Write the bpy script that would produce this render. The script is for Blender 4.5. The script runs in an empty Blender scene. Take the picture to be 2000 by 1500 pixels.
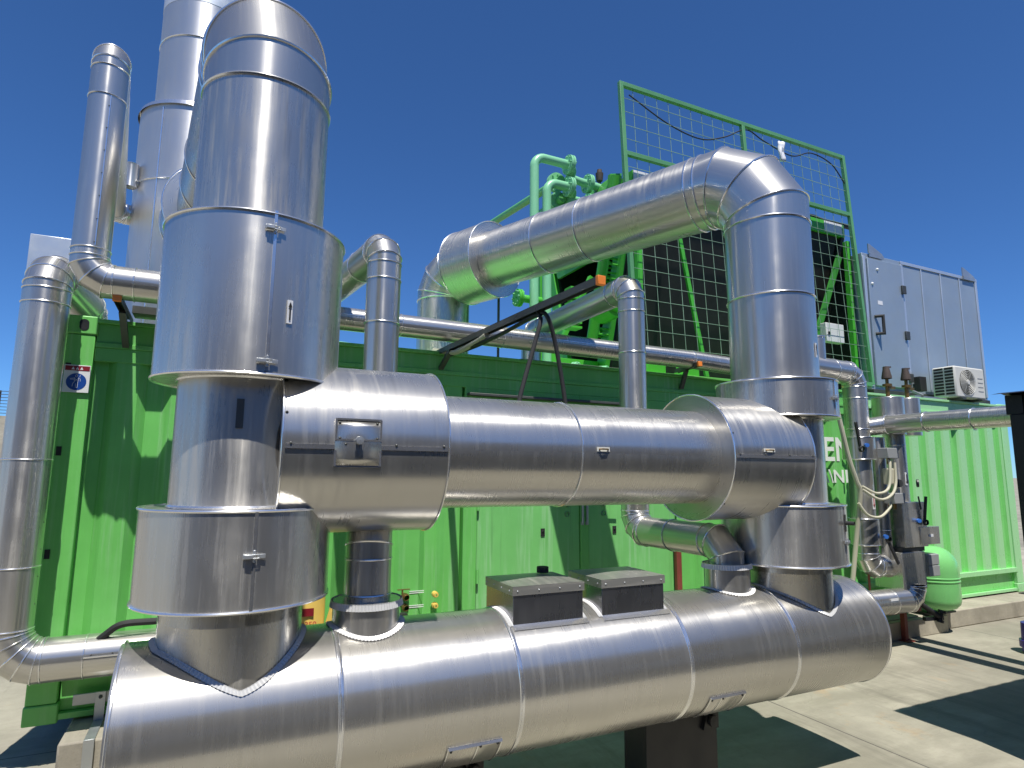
import bpy, bmesh, math, random
from mathutils import Vector, Matrix
R = math.radians
sin, cos, pi = math.sin, math.cos, math.pi
random.seed(7)
V = Vector
SC = bpy.context.scene
COL = SC.collection

# ------------------------------------------------------------------ camera
FPX = 1201.62
CAMROT = Matrix(((0.90233, -0.06862, -0.42555), (-0.43089, -0.12523, -0.89368), (0.00803, 0.98975, -0.14256)))
CAMLOC = V((0.0, -4.9547, 1.7825))
q_ = CAMROT.to_quaternion(); q_.normalize(); CAMROT = q_.to_matrix()
cd = bpy.data.cameras.new('camera'); cam = bpy.data.objects.new('camera', cd); COL.objects.link(cam)
cam.matrix_world = Matrix.Translation(CAMLOC) @ CAMROT.to_4x4()
cd.sensor_width = 36; cd.lens = FPX / 2000 * 36; cd.clip_start = 0.05; cd.clip_end = 3000
SC.camera = cam
def ray(px, py): return CAMROT @ V((px - 1000, 750 - py, -FPX))
def onY(px, py, y): r = ray(px, py); return CAMLOC + r * ((y - CAMLOC.y) / r.y)
def onZ(px, py, z): r = ray(px, py); return CAMLOC + r * ((z - CAMLOC.z) / r.z)

# ------------------------------------------------------------------ world, sun, exposure
TOSUN = V((-0.084, -0.42, 1.0)).normalized()
EL = math.asin(TOSUN.z); AZ = math.atan2(TOSUN.x, TOSUN.y)
w = bpy.data.worlds.new('World'); SC.world = w; w.use_nodes = True
nt = w.node_tree; nt.nodes.clear()
sky = nt.nodes.new('ShaderNodeTexSky'); sky.sky_type = 'NISHITA'; sky.sun_disc = False
sky.sun_elevation = EL; sky.sun_rotation = AZ
sky.altitude = 2500; sky.air_density = 1.0; sky.dust_density = 0.15; sky.ozone_density = 4.0
bg = nt.nodes.new('ShaderNodeBackground'); bg.inputs[1].default_value = 0.105
wo = nt.nodes.new('ShaderNodeOutputWorld')
hs = nt.nodes.new('ShaderNodeMix'); hs.data_type = 'RGBA'; hs.blend_type = 'MULTIPLY'; hs.inputs[0].default_value = 1; hs.inputs[7].default_value = (.46, .77, 1.10, 1)
nt.links.new(sky.outputs[0], hs.inputs[6]); nt.links.new(hs.outputs[2], bg.inputs[0]); nt.links.new(bg.outputs[0], wo.inputs[0])
sl = bpy.data.lights.new('sun', 'SUN'); sun = bpy.data.objects.new('sun', sl); COL.objects.link(sun)
sl.energy = 5.0; sl.angle = R(0.5); sl.color = (1.0, 0.955, 0.88)
sun.rotation_euler = (-TOSUN).to_track_quat('-Z', 'Y').to_euler()
SC.view_settings.view_transform = 'Standard'; SC.view_settings.look = 'None'
SC.view_settings.exposure = 0.25; SC.view_settings.gamma = 1.0
SC.cycles.max_bounces = 8; SC.cycles.use_denoising = True

# ------------------------------------------------------------------ materials
def newmat(name):
    m = bpy.data.materials.new(name); m.use_nodes = True; n = m.node_tree.nodes; n.clear()
    o = n.new('ShaderNodeOutputMaterial'); p = n.new('ShaderNodeBsdfPrincipled')
    m.node_tree.links.new(p.outputs[0], o.inputs[0]); return m, m.node_tree, p
def noise(t, vec, scale, detail=4, rough=.55):
    n = t.nodes.new('ShaderNodeTexNoise'); n.inputs['Scale'].default_value = scale
    n.inputs['Detail'].default_value = detail; n.inputs['Roughness'].default_value = rough
    if vec: t.links.new(vec, n.inputs['Vector'])
    return n.outputs['Fac']
def maprange(t, v, a, b, c, d):
    n = t.nodes.new('ShaderNodeMapRange'); t.links.new(v, n.inputs[0])
    for i, x in enumerate((a, b, c, d)): n.inputs[i + 1].default_value = x
    return n.outputs[0]
def math_(t, op, a, b=None):
    n = t.nodes.new('ShaderNodeMath'); n.operation = op
    for i, x in enumerate((a, b)):
        if x is None: continue
        if isinstance(x, (int, float)): n.inputs[i].default_value = x
        else: t.links.new(x, n.inputs[i])
    return n.outputs[0]
def mixc(t, f, a, b):
    n = t.nodes.new('ShaderNodeMix'); n.data_type = 'RGBA'
    if isinstance(f, (int, float)): n.inputs[0].default_value = f
    else: t.links.new(f, n.inputs[0])
    for i, x in ((6, a), (7, b)):
        if isinstance(x, tuple): n.inputs[i].default_value = (*x, 1)
        else: t.links.new(x, n.inputs[i])
    return n.outputs[2]
def mapping(t, vec, scale, loc=(0, 0, 0)):
    n = t.nodes.new('ShaderNodeMapping'); t.links.new(vec, n.inputs[0])
    n.inputs['Scale'].default_value = scale; n.inputs['Location'].default_value = loc
    return n.outputs[0]
def bump(t, p, h, strength, dist):
    n = t.nodes.new('ShaderNodeBump'); n.inputs['Strength'].default_value = strength; n.inputs['Distance'].default_value = dist
    t.links.new(h, n.inputs['Height']); t.links.new(n.outputs[0], p.inputs['Normal'])
def alu(name, drip=True, rough=.24, dirt=.35, horiz=False, base=(.62, .605, .57), lines=.2, wave=.5, metal=.88, aniso=.86, broad=.25):
    """aluminium cladding; uv.x = metres along the pipe, uv.y = metres round it. drips run round a lying pipe, along a standing one"""
    m, t, p = newmat(name)
    uv = t.nodes.new('ShaderNodeTexCoord').outputs['UV']
    oi = t.nodes.new('ShaderNodeObjectInfo').outputs['Random']
    off = t.nodes.new('ShaderNodeVectorMath'); off.operation = 'ADD'; t.links.new(uv, off.inputs[0])
    cb = t.nodes.new('ShaderNodeCombineXYZ'); t.links.new(math_(t, 'MULTIPLY', oi, 37.0), cb.inputs[0]); t.links.new(math_(t, 'MULTIPLY', oi, 11.0), cb.inputs[2])
    t.links.new(cb.outputs[0], off.inputs[1]); c = off.outputs[0]
    a, b = (1, .06) if horiz else (.06, 1)
    streak = noise(t, mapping(t, c, (a * 34, b * 34, 1)), 1, 5, .6)
    blot = noise(t, c, 2.3, 5, .6)
    fine = noise(t, mapping(t, c, (90, 2, 1) if horiz else (2, 90, 1)), 1, 3, .6)
    scr = noise(t, mapping(t, c, (5, 5, 1)), 1, 3, .5)
    d = math_(t, 'MULTIPLY', maprange(t, streak, .48, .72, 0, 1), maprange(t, blot, .35, .68, 0.05, 1))
    d2 = math_(t, 'MULTIPLY', d, dirt)
    d3 = math_(t, 'MULTIPLY', maprange(t, noise(t, mapping(t, c, (a * 26, b * 26, 1), (5, 9, 0)), 1, 5, .65), .52, .72, 0, dirt * .45), maprange(t, noise(t, c, 1.3, 3), .45, .62, .1, 1))
    col = mixc(t, d2, base, (.66, .63, .56)); col = mixc(t, d3, col, (.24, .235, .225))
    tint = t.nodes.new('ShaderNodeMix'); tint.data_type = 'RGBA'; tint.blend_type = 'MULTIPLY'
    tint.inputs[0].default_value = 1; t.links.new(col, tint.inputs[6])
    g = maprange(t, oi, 0, 1, .90, 1.02); cc = t.nodes.new('ShaderNodeCombineColor')
    for i in range(3): t.links.new(g, cc.inputs[i])
    t.links.new(cc.outputs[0], tint.inputs[7]); t.links.new(tint.outputs[2], p.inputs['Base Color'])
    t.links.new(maprange(t, d2, 0, 1, metal, .35), p.inputs['Metallic'])
    tg = t.nodes.new('ShaderNodeTangent'); tg.direction_type = 'UV_MAP'; tg.uv_map = 'UVMap'; t.links.new(tg.outputs[0], p.inputs['Tangent'])
    p.inputs['Anisotropic'].default_value = aniso
    r1 = math_(t, 'ADD', maprange(t, scr, .35, .7, rough - .03, rough + .04), math_(t, 'MULTIPLY', d2, .2))
    t.links.new(math_(t, 'ADD', r1, maprange(t, fine, .3, .7, -.015, .02)), p.inputs['Roughness'])
    big = noise(t, mapping(t, c, (1.1, 3.2, 1)), 1, 1, .4)
    h = math_(t, 'ADD', math_(t, 'MULTIPLY', big, wave * 6), math_(t, 'MULTIPLY', fine, lines * .012))
    bump(t, p, h, .5, .0012)
    if broad:
        q = t.nodes.new('ShaderNodeBsdfPrincipled'); q.inputs['Metallic'].default_value = .9; q.inputs['Roughness'].default_value = .45
        t.links.new(tint.outputs[2], q.inputs['Base Color']); mx = t.nodes.new('ShaderNodeMixShader'); mx.inputs[0].default_value = broad
        o = [n for n in t.nodes if n.type == 'OUTPUT_MATERIAL'][0]
        t.links.new(p.outputs[0], mx.inputs[1]); t.links.new(q.outputs[0], mx.inputs[2]); t.links.new(mx.outputs[0], o.inputs[0])
    return m
def paint(name, col, rough=.4, var=.12, spec=.5, streak=0, streakcol=(.6, .75, .6), metal=0, bumpy=.15, rib_sheen=0):
    m, t, p = newmat(name)
    g = t.nodes.new('ShaderNodeNewGeometry').outputs['Position']
    b = noise(t, g, 2.2, 6, .6)
    c2 = tuple(x * (1 - var) for x in col); c3 = tuple(min(1, x * (1 + var)) for x in col)
    c = mixc(t, maprange(t, b, .3, .7, 0, 1), c2, c3)
    if streak:
        s = noise(t, mapping(t, g, (26, 26, 1.1)), 1, 5, .65)
        s2 = noise(t, mapping(t, g, (1.7, 1.7, .9)), 1, 3)
        f = math_(t, 'MULTIPLY', maprange(t, s, .5, .72, 0, streak), maprange(t, s2, .42, .62, 0.1, 1))
        c = mixc(t, f, c, streakcol)
        k = noise(t, mapping(t, g, (19, 19, .7), (4, 1, 2)), 1, 5, .7); c = mixc(t, maprange(t, k, .58, .78, 0, streak * 1.1), c, tuple(x * .45 for x in col))
        if rib_sheen:   # pale grazing sheen painted onto the outward ribs
            sy = t.nodes.new('ShaderNodeSeparateXYZ'); t.links.new(g, sy.inputs[0]); c = mixc(t, math_(t, 'MULTIPLY', math_(t, 'LESS_THAN', sy.outputs[1], .035), rib_sheen), c, (.46, .74, .45))
        sp = noise(t, g, 38, 3, .5); c = mixc(t, maprange(t, sp, .78, .82, 0, .7), c, (.10, .05, .03))
    t.links.new(c, p.inputs['Base Color']); p.inputs['Metallic'].default_value = metal
    t.links.new(maprange(t, noise(t, g, 9, 4), .3, .7, rough - .06, rough + .08), p.inputs['Roughness'])
    p.inputs['Specular IOR Level'].default_value = spec
    bump(t, p, noise(t, g, 4, 4), bumpy, .004)
    return m
M = {}
M['alu_v'] = alu('aluminium_standing', dirt=.45, rough=.25, wave=1.3)
M['alu_v2'] = alu('aluminium_standing_dirty', dirt=1.0, rough=.28, wave=1.4)
M['alu_h'] = alu('aluminium_lying', horiz=True, dirt=.26, rough=.27)
M['alu_h2'] = alu('aluminium_lying_dirty', horiz=True, dirt=.6, rough=.29)
M['alu_s'] = alu('aluminium_shiny', dirt=.2, rough=.22, wave=.6)
M['alu_t'] = alu('aluminium_tank', horiz=True, dirt=.28, rough=.28, lines=.1, wave=.5)
M['trim'] = alu('bright_trim', broad=0, dirt=.1, rough=.2, aniso=0, base=(.86, .86, .86))
M['alu_p'] = alu('aluminium_plain_sheet', horiz=True, dirt=.3, lines=0, wave=.15, rough=.25, aniso=.3)
M['alu_b'] = alu('aluminium_box_sheet', horiz=True, lines=0, wave=.1, broad=0, base=(.40, .40, .43), dirt=.03, rough=.26, metal=.97, aniso=0)
M['lid'] = alu('dusty_lid', dirt=.9, rough=.35, metal=.55, aniso=0, base=(.40, .395, .365))
M['stack'] = alu('stainless_dull', dirt=.25, rough=.45, base=(.66, .66, .67))
M['flash'] = paint('flashing_strip', (.66, .66, .65), .4, .1, metal=.2, bumpy=0)
M['stackpale'] = paint('pale_chimney', (.62, .66, .70), .45, .05, metal=.5)
M['green'] = paint('container_green', (.15, .51, .115), .42, .10, streak=.3)
M['greenpale'] = paint('container_green_dusty_sheen', (.20, .62, .17), .3, .08, rib_sheen=.55, streak=.45, streakcol=(.42, .72, .42))  # paler right end: grazing sheen and dust put into the colour
M['greendoor'] = paint('door_green', (.18, .53, .155), .42, .08, streak=.5, streakcol=(.5, .7, .5))
M['mint'] = paint('mint_paint', (.24, .58, .33), .34, .06)
M['midmint'] = paint('mid_green', (.14, .46, .16), .36, .06)
M['steelgreen'] = paint('frame_green', (.07, .34, .06), .4, .1)
M['meshgreen'] = paint('mesh_green', (.10, .30, .13), .45, .12)
M['coolgreen'] = paint('cooler_green', (.07, .42, .04), .4, .08)
M['vessel'] = paint('vessel_green', (.20, .56, .19), .22, .03)
M['black'] = paint('black_paint', (.012, .013, .016), .45, .3)
M['rubber'] = paint('black_rubber', (.02, .02, .02), .6, .2)
M['dark'] = paint('dark_fins', (.016, .016, .014), .65, .35)
M['darksteel'] = paint('dark_galvanised', (.10, .105, .10), .5, .25, metal=.6)
M['galv'] = paint('galvanised', (.46, .48, .49), .42, .12, metal=.75)
M['grey'] = paint('grey_plastic', (.30, .31, .31), .5, .06)
M['ahu'] = paint('grey_cabinet', (.33, .40, .47), .38, .05, metal=.35, bumpy=.05)
M['ahutrim'] = paint('cabinet_trim', (.62, .66, .70), .35, .05, metal=.6)
M['white'] = paint('off_white', (.62, .62, .57), .5, .05)
M['whiteletter'] = paint('white_letters', (.78, .82, .78), .5, .04)
M['orange'] = paint('orange_cap', (.85, .24, .03), .5, .05)
M['redsteel'] = paint('oxide_red', (.20, .045, .03), .6, .3)
M['yellow'] = paint('yellow_paint', (.75, .52, .12), .45, .05)
M['cream'] = paint('cream_cable', (.50, .48, .36), .5, .08)
M['blue'] = paint('blue_cap', (.04, .16, .55), .4, .1)
M['purple'] = paint('purple_bin', (.035, .02, .22), .4, .1)
M['brass'] = paint('brass_old', (.25, .16, .06), .4, .3, metal=.7)
M['signred'] = paint('sign_red', (.22, .012, .02), .4, .03)
M['signblue'] = paint('sign_blue', (.01, .06, .30), .35, .03)
M['signwhite'] = paint('sign_white', (.72, .73, .75), .4, .03)
M['stickred'] = paint('sticker_red', (.5, .06, .05), .5, .05)
M['rust'] = paint('rust_brown', (.075, .055, .045), .7, .35)
M['flapgrey'] = paint('cooler_label', (.62, .64, .62), .5, .05)
M['wall'] = paint('building_wall', (.10, .11, .16), .7, .15)
M['concreteblock'] = None

def concrete(name, col, joints=False, scale=1.0):
    m, t, p = newmat(name)
    g = t.nodes.new('ShaderNodeNewGeometry').outputs['Position']
    a = noise(t, g, .55 * scale, 8, .62); b = noise(t, g, 5 * scale, 6, .7); sp = noise(t, g, 60, 3, .6)
    st = noise(t, mapping(t, g, (.5, 1.6, 1), (3, 1, 0)), 1, 6, .7)
    c = mixc(t, maprange(t, a, .36, .62, 0, 1), tuple(x * .70 for x in col), tuple(x * 1.14 for x in col))
    c = mixc(t, maprange(t, b, .40, .72, 0, .45), c, tuple(x * .66 for x in col))
    c = mixc(t, maprange(t, st, .48, .62, 0, .55), c, (col[0] * .62, col[1] * .62, col[2] * .60))
    rust = noise(t, mapping(t, g, (1.1, .8, 1), (7.3, 2.2, 0)), 1, 5, .7)
    c = mixc(t, maprange(t, rust, .60, .72, 0, .5), c, (.42, .25, .10))
    c = mixc(t, maprange(t, sp, .62, .74, 0, .3), c, (.14, .13, .11))
    tr = noise(t, mapping(t, g, (2.6, .35, 1), (1, 5, 0)), 1, 6, .75); c = mixc(t, maprange(t, tr, .53, .68, 0, .6), c, tuple(x * .5 for x in col))
    vo = t.nodes.new('ShaderNodeTexVoronoi'); vo.feature = 'DISTANCE_TO_EDGE'; vo.inputs['Scale'].default_value = .45; wv = t.nodes.new('ShaderNodeVectorMath'); wv.operation = 'ADD'; t.links.new(g, wv.inputs[0]); nz = t.nodes.new('ShaderNodeTexNoise'); nz.inputs['Scale'].default_value = 1.7; nz.inputs['Detail'].default_value = 6; t.links.new(g, nz.inputs['Vector']); t.links.new(nz.outputs['Color'], wv.inputs[1]); t.links.new(wv.outputs[0], vo.inputs['Vector'])
    c = mixc(t, math_(t, 'MULTIPLY', maprange(t, vo.outputs['Distance'], 0, .0025, .2, 0), maprange(t, a, .45, .55, 0, 1)), c, (.09, .085, .07))
    if joints:
        sx = t.nodes.new('ShaderNodeSeparateXYZ'); t.links.new(g, sx.inputs[0])
        def line(o, period, shift, wd):
            v = math_(t, 'ADD', sx.outputs[o], 400 - shift)
            v = math_(t, 'MODULO', v, period); v = math_(t, 'SUBTRACT', v, period / 2); v = math_(t, 'ABSOLUTE', v)
            return math_(t, 'GREATER_THAN', v, period / 2 - wd)
        l = math_(t, 'MAXIMUM', line(0, 4.0, 0.1, .006), line(1, 4.0, .1, .005))
        c = mixc(t, math_(t, 'MULTIPLY', l, .85), c, (.07, .065, .06))
    t.links.new(c, p.inputs['Base Color']); p.inputs['Roughness'].default_value = .85
    p.inputs['Specular IOR Level'].default_value = .25
    bump(t, p, math_(t, 'ADD', b, math_(t, 'MULTIPLY', sp, .3)), .35, .01)
    return m
M['ground'] = concrete('ground_concrete', (.335, .315, .25), True)
M['concreteblock'] = concrete('block_concrete', (.42, .385, .31), False, 2)

# ------------------------------------------------------------------ mesh helpers
def frame(d):
    d = V(d).normalized(); up = V((0, 0, 1)) if abs(d.z) < .9 else V((0, 1, 0))
    u = d.cross(up).normalized(); return d, u, u.cross(d)
class MB:
    def __init__(s): s.bm = bmesh.new(); s.uv = s.bm.loops.layers.uv.new('UVMap')
    def face(s, vs, uvs=None):
        try: f = s.bm.faces.new(vs)
        except ValueError: return None
        if uvs:
            for l, x in zip(f.loops, uvs): l[s.uv].uv = x
        else:
            n = f.normal if f.normal.length else V((0, 0, 1)); f.normal_update(); n = f.normal
            for l in f.loops:
                c = l.vert.co
                l[s.uv].uv = (c.y, c.z) if abs(n.x) > .7 else ((c.x, c.z) if abs(n.y) > .7 else (c.x, c.y))
        return f
    def poly(s, pts): return s.face([s.bm.verts.new(p) for p in pts])
    def grid(s, rows, us, vs, close_v=False):
        """rows[i][j] points; smooth sheet"""
        V_ = [[s.bm.verts.new(p) for p in r] for r in rows]
        n = len(V_[0]); m = n if close_v else n - 1
        for i in range(len(V_) - 1):
            for j in range(m):
                k = (j + 1) % n
                s.face([V_[i][j], V_[i][k], V_[i + 1][k], V_[i + 1][j]], [(us[i], vs[j]), (us[i], vs[j + 1]), (us[i + 1], vs[j + 1]), (us[i + 1], vs[j])])
        return V_
    def box(s, x0, x1, y0, y1, z0, z1):
        a = [V((x, y, z)) for z in (z0, z1) for y in (y0, y1) for x in (x0, x1)]
        s._hexa(a); return s
    def _hexa(s, a):
        v = [s.bm.verts.new(p) for p in a]
        for q in ((0, 2, 3, 1), (4, 5, 7, 6), (0, 1, 5, 4), (2, 6, 7, 3), (0, 4, 6, 2), (1, 3, 7, 5)): s.face([v[i] for i in q])
    def bar(s, p, q, wd, ht, up=(0, 0, 1)):
        p, q = V(p), V(q); d = (q - p).normalized(); up = V(up)
        if abs(d.dot(up)) > .98: up = V((0, 1, 0))
        u = d.cross(up).normalized(); n = u.cross(d)
        s._hexa([P + u * a * wd / 2 + n * b * ht / 2 for P in (p, q) for b in (-1, 1) for a in (-1, 1)]); return s
    def tube(s, pts, r, seg=40, cap=True, n0=None, n1=None, closed=False, u0=0):
        pts = [V(p) for p in pts]; N = len(pts); rows = []; us = []; L = u0
        ds = [(pts[(i + 1) % N] - pts[i]).normalized() for i in range(N if closed else N - 1)]
        d0, u, v = frame(ds[0]); prev = ds[0]
        for i in range(N):
            if closed: din, dout = ds[i - 1], ds[i]
            else: din = ds[max(i - 1, 0)]; dout = ds[min(i, N - 2)]
            mn = (din + dout).normalized()
            if i == 0 and n0: mn = V(n0).normalized()
            if i == N - 1 and n1 and not closed: mn = V(n1).normalized()
            if i: L += (pts[i] - pts[i - 1]).length
            rad = r[i] if isinstance(r, (list, tuple)) else r
            row = []
            dd = din if not (i == 0 and closed) else dout
            for k in range(seg):
                a = 2 * pi * k / seg; c = (u * cos(a) + v * sin(a)) * rad
                row.append(pts[i] + c - dd * (c.dot(mn) / dd.dot(mn)))
            rows.append(row); us.append(L)
            if i < N - 1 or closed:
                q = dd.rotation_difference(dout); u = q @ u; v = q @ v
        rr = r[0] if isinstance(r, (list, tuple)) else r
        vs = [2 * pi * rr * k / seg for k in range(seg + 1)]
        if closed: rows.append(rows[0][:]); us.append(L + .1)
        G = s.grid(rows, us, vs, True)
        if closed: bmesh.ops.remove_doubles(s.bm, verts=G[0] + G[-1], dist=1e-5)
        elif cap:
            s.face(list(reversed(G[0]))); s.face(G[-1])
        return rows
    def lathe(s, prof, o, axis=(0, 0, 1), seg=64, a0=0, a1=2 * pi):
        """prof: list of (t along axis, radius)"""
        d, u, v = frame(axis); o = V(o); rows = []; us = []; L = 0
        full = abs(a1 - a0 - 2 * pi) < 1e-6; n = seg if full else seg + 1
        rm = max(p[1] for p in prof)
        for i, (t, r) in enumerate(prof):
            if i: L += math.hypot(t - prof[i - 1][0], r - prof[i - 1][1])
            rows.append([o + d * t + (u * cos(a0 + (a1 - a0) * k / seg) + v * sin(a0 + (a1 - a0) * k / seg)) * r for k in range(n)]); us.append(L)
        vs = [(a1 - a0) * rm * k / seg for k in range(seg + 1)]
        G = s.grid(rows, us, vs, full)
        bmesh.ops.remove_doubles(s.bm, verts=[x for g in G for x in g], dist=1e-5)
        return s
    def ball(s, c, r, d=(0, 0, 1), seg=8):
        s.lathe([(-r * .1, r), (r * .35, r * .92), (r * .75, r * .6), (r, 0.0001)], c, d, seg); return s
    def prism(s, pts, d):
        """closed outline pts extruded by d"""
        d = V(d); a = [s.bm.verts.new(V(p)) for p in pts]; b = [s.bm.verts.new(V(p) + d) for p in pts]; n = len(a)
        s.face(a); s.face(list(reversed(b)))
        for i in range(n): s.face([a[i], b[i], b[(i + 1) % n], a[(i + 1) % n]])
        return s
    def build(s, name, mat, parent=None, bevel=0, ang=32, kind=None):
        bmesh.ops.recalc_face_normals(s.bm, faces=s.bm.faces)
        me = bpy.data.meshes.new(name); s.bm.to_mesh(me); s.bm.free()
        me.polygons.foreach_set('use_smooth', [True] * len(me.polygons))
        me.set_sharp_from_angle(angle=R(ang))
        me.materials.append(M[mat] if isinstance(mat, str) else mat)
        o = bpy.data.objects.new(name, me); COL.objects.link(o)
        if bevel:
            b = o.modifiers.new('bevel', 'BEVEL'); b.width = bevel; b.segments = 2; b.limit_method = 'ANGLE'; b.angle_limit = R(40)
        if parent is not None:
            o.parent = parent
            if parent.type == 'EMPTY': o.matrix_parent_inverse = Matrix.Translation(-parent.location)
        if kind: o['kind'] = kind
        return o
def tag(o, label, cat, group=None):
    o['label'] = label; o['category'] = cat
    if group: o['group'] = group
    return o
def thing(name, label, cat, loc=(0, 0, 0), group=None):
    o = bpy.data.objects.new(name, None); COL.objects.link(o); o.location = loc; o.empty_display_size = .1
    return tag(o, label, cat, group)
def Box(name, mat, par, x0, x1, y0, y1, z0, z1, bevel=.003):
    b = MB(); b.box(x0, x1, y0, y1, z0, z1); return b.build(name, mat, par, bevel)

# pipes ------------------------------------------------------------
def elbow(corner, din, dout, Rb, n):
    """gored elbow: returns centre-line vertices from tangent point to tangent point"""
    corner = V(corner); din = V(din).normalized(); dout = V(dout).normalized()
    ph = din.angle(dout); t = Rb * math.tan(ph / 2); T0 = corner - din * t
    ax = din.cross(dout).normalized(); rad = (dout - din * din.dot(dout)).normalized(); O = T0 + rad * Rb
    out = [T0]
    for k in range(n):
        a = (k + .5) * ph / n; q = Matrix.Rotation(a, 3, ax)
        out.append(O + q @ (T0 - O) / cos(ph / (2 * n)))
    out.append(corner + dout * t); return out
def mitre(pts, i):
    if i == 0: return (pts[1] - pts[0]).normalized()
    if i == len(pts) - 1: return (pts[-1] - pts[-2]).normalized()
    return ((pts[i] - pts[i - 1]).normalized() + (pts[i + 1] - pts[i]).normalized()).normalized()
def seam(par, pts, i, r, rb=.007, wd=1.0, mat='trim', name='seam_band'):
    """raised bead round a joint, following the mitre plane"""
    d = (pts[i] - pts[i - 1]).normalized() if i else (pts[1] - pts[0]).normalized()
    m = mitre(pts, i); _, u, v = frame(d); loop = []
    for k in range(56):
        a = 2 * pi * k / 56; c = (u * cos(a) + v * sin(a)) * (r + rb * .25)
        loop.append(pts[i] + c - d * (c.dot(m) / d.dot(m)))
    b = MB(); b.tube(loop, rb, 6, closed=True); return b.build(name, mat, par)
def duct(par, pts, r, mat, breaks=(), seams=(), rb=.007, names=None, seg=56, double=()):
    """one pipe run cut into sections at breaks; every section its own part"""
    pts = [V(p) for p in pts]; br = [0] + list(breaks) + [len(pts) - 1]; out = []
    for j in range(len(br) - 1):
        a, c = br[j], br[j + 1]
        mats = mat[j % len(mat)] if isinstance(mat, list) else mat
        nm = (names[j] if names else ('elbow' if c - a > 1 else 'pipe_section'))
        b = MB(); b.tube(pts[a:c + 1], r, seg, cap=True, n0=mitre(pts, a), n1=mitre(pts, c), u0=j * 3.1)
        out.append(b.build(nm, mats, par, ang=14))
    for i in seams: seam(par, pts, i, r, rb)
    for i in double:
        d = (pts[i] - pts[i - 1]).normalized(); q = [p.copy() for p in pts]; q[i] = q[i] + d * rb * 3.2
        seam(par, q, i, r, rb * .8)
    return out
def screws(par, pts, nrm, r=.006, name='screw', mat='darksteel'):
    for p, n in zip(pts, nrm):
        b = MB(); b.ball(p, r, n, 8); b.build(name, mat, par)
def latch(par, c, n, along):
    """toggle latch: c point on surface, n outward normal, along = direction across the seam"""
    c, n, a = V(c), V(n).normalized(), V(along).normalized() * .78; u = n.cross(a)
    b = MB()
    b.bar(c - a * .05 + n * .006, c + a * .005 + n * .006, .017, .006, n)
    b.bar(c - a * .045 + n * .014, c - a * .008 + n * .018, .014, .008, n)
    b.bar(c + a * .012 + n * .006, c + a * .05 + n * .006, .015, .004, n)
    b.tube([c - a * .01 + u * .008 + n * .016, c + a * .022 + u * .008 + n * .014, c + a * .022 - u * .008 + n * .014, c - a * .01 - u * .008 + n * .016], .0022, 6)
    b.bar(c - u * .028 + n * .008, c + u * .028 + n * .008, .008, .006, n)
    o = b.build('latch', 'galv', par, .001); return o
def drum(par, c, axis, h, r, rin, mat, name='collar_drum', lip=.006):
    """flanged insulated box-out round a pipe joint: c = base centre"""
    b = MB(); b.lathe([(0.0, rin), (0, r), (0.001, r), (h - .001, r), (h, r), (h, rin)], c, axis, 96)
    o = b.build(name, mat, par, ang=40)
    c = V(c); ax = V(axis).normalized(); _, u, v = frame(ax)
    for t in (0, h):
        lp = [c + ax * t + (u * cos(2 * pi * k / 72) + v * sin(2 * pi * k / 72)) * (r + .002) for k in range(72)]
        m = MB(); m.tube(lp, lip, 6, closed=True); m.build('rim', 'trim', o)
    return o
def crimp_strip(par, loop, outward, wd=.035, n=150, mat='flash', name='crimped_flange'):
    """fluted flashing strip: loop(s)->point on the joint, outward(s)->direction the strip spreads in"""
    b = MB(); rows = []; us = []; N = n * 2
    for i in range(N + 1):
        s = i / N; p = V(loop(s)); d = V(outward(s)); nn = V(outward(s, True))
        hgt = .0055 if i % 2 else .0015
        rows.append([p + nn * .008, p + d * wd * .15 + nn * (.003 + hgt), p + d * wd + nn * (.001 + hgt)]); us.append(s * 3)
    b.grid(rows, us, [0, .02, .05]); return b.build(name, mat, par, ang=10)

# ================================================================== GROUND AND FAR SURROUNDINGS
b = MB(); b.poly([(-900, -900, 0), (900, -900, 0), (900, 900, 0), (-900, 900, 0)])
b.build('ground', 'ground', kind='structure')
# shed behind the photographer (mirrored in the metal)
s = thing('warehouse', 'long dark grey blue warehouse facing the pipes across the yard', 'building', (0, -15, 0))
Box('wall', 'wall', s, -32, 34, -22, -15, 0, 6.2)
b = MB(); b.prism([(-33, -14.5, 6.2), (-33, -18.5, 7.3), (-33, -22.5, 6.2)], (68, 0, 0)); b.build('roof', 'darksteel', s)
for x in (-18, -4, 10, 24): Box('roller_door', 'ahu', s, x, x + 4, -14.96, -14.9, 0, 4.2)

def shelter(x0, x1, y0, y1, z, label, posts):
    s = thing('steel_shelter', label, 'shelter', (x0, y1, 0))
    b = MB(); n = int((x1 - x0) / .2)
    rows = []
    for i in range(n * 2 + 1):
        x = x0 + (x1 - x0) * i / (n * 2); dz = .018 if (i // 1) % 2 else 0
        rows.append([V((x, y0, z + .06 + dz)), V((x, y1, z + .03 + dz))])
    b.grid(rows, [i * .1 for i in range(len(rows))], [0, 5]); b.build('roof_sheet', 'black', s, ang=10)
    for y in (y1 - .07, y0 + .07): Box('roof_beam', 'black', s, x0 + .12, x1, y - .05, y + .05, z - .10, z + .028)
    for x in [x0 + .17 + k * 2.6 for k in range(int((x1 - x0) / 2.6) + 1)]:
        Box('rafter', 'black', s, x - .04, x + .04, y0 + .13, y1 - .13, z - .08, z + .026)
    for (x, y) in posts:
        b = MB(); b.box(x - .05, x + .05, y - .004 - .05, y - .004 + .05, 0, z - .101); b.build('post', 'black', s, .004)
        Box('base_plate', 'black', s, x - .1, x + .1, y - .1, y + .1, 0.004, .02)
    return s
cx, cy = 4.62, -2.66
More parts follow.
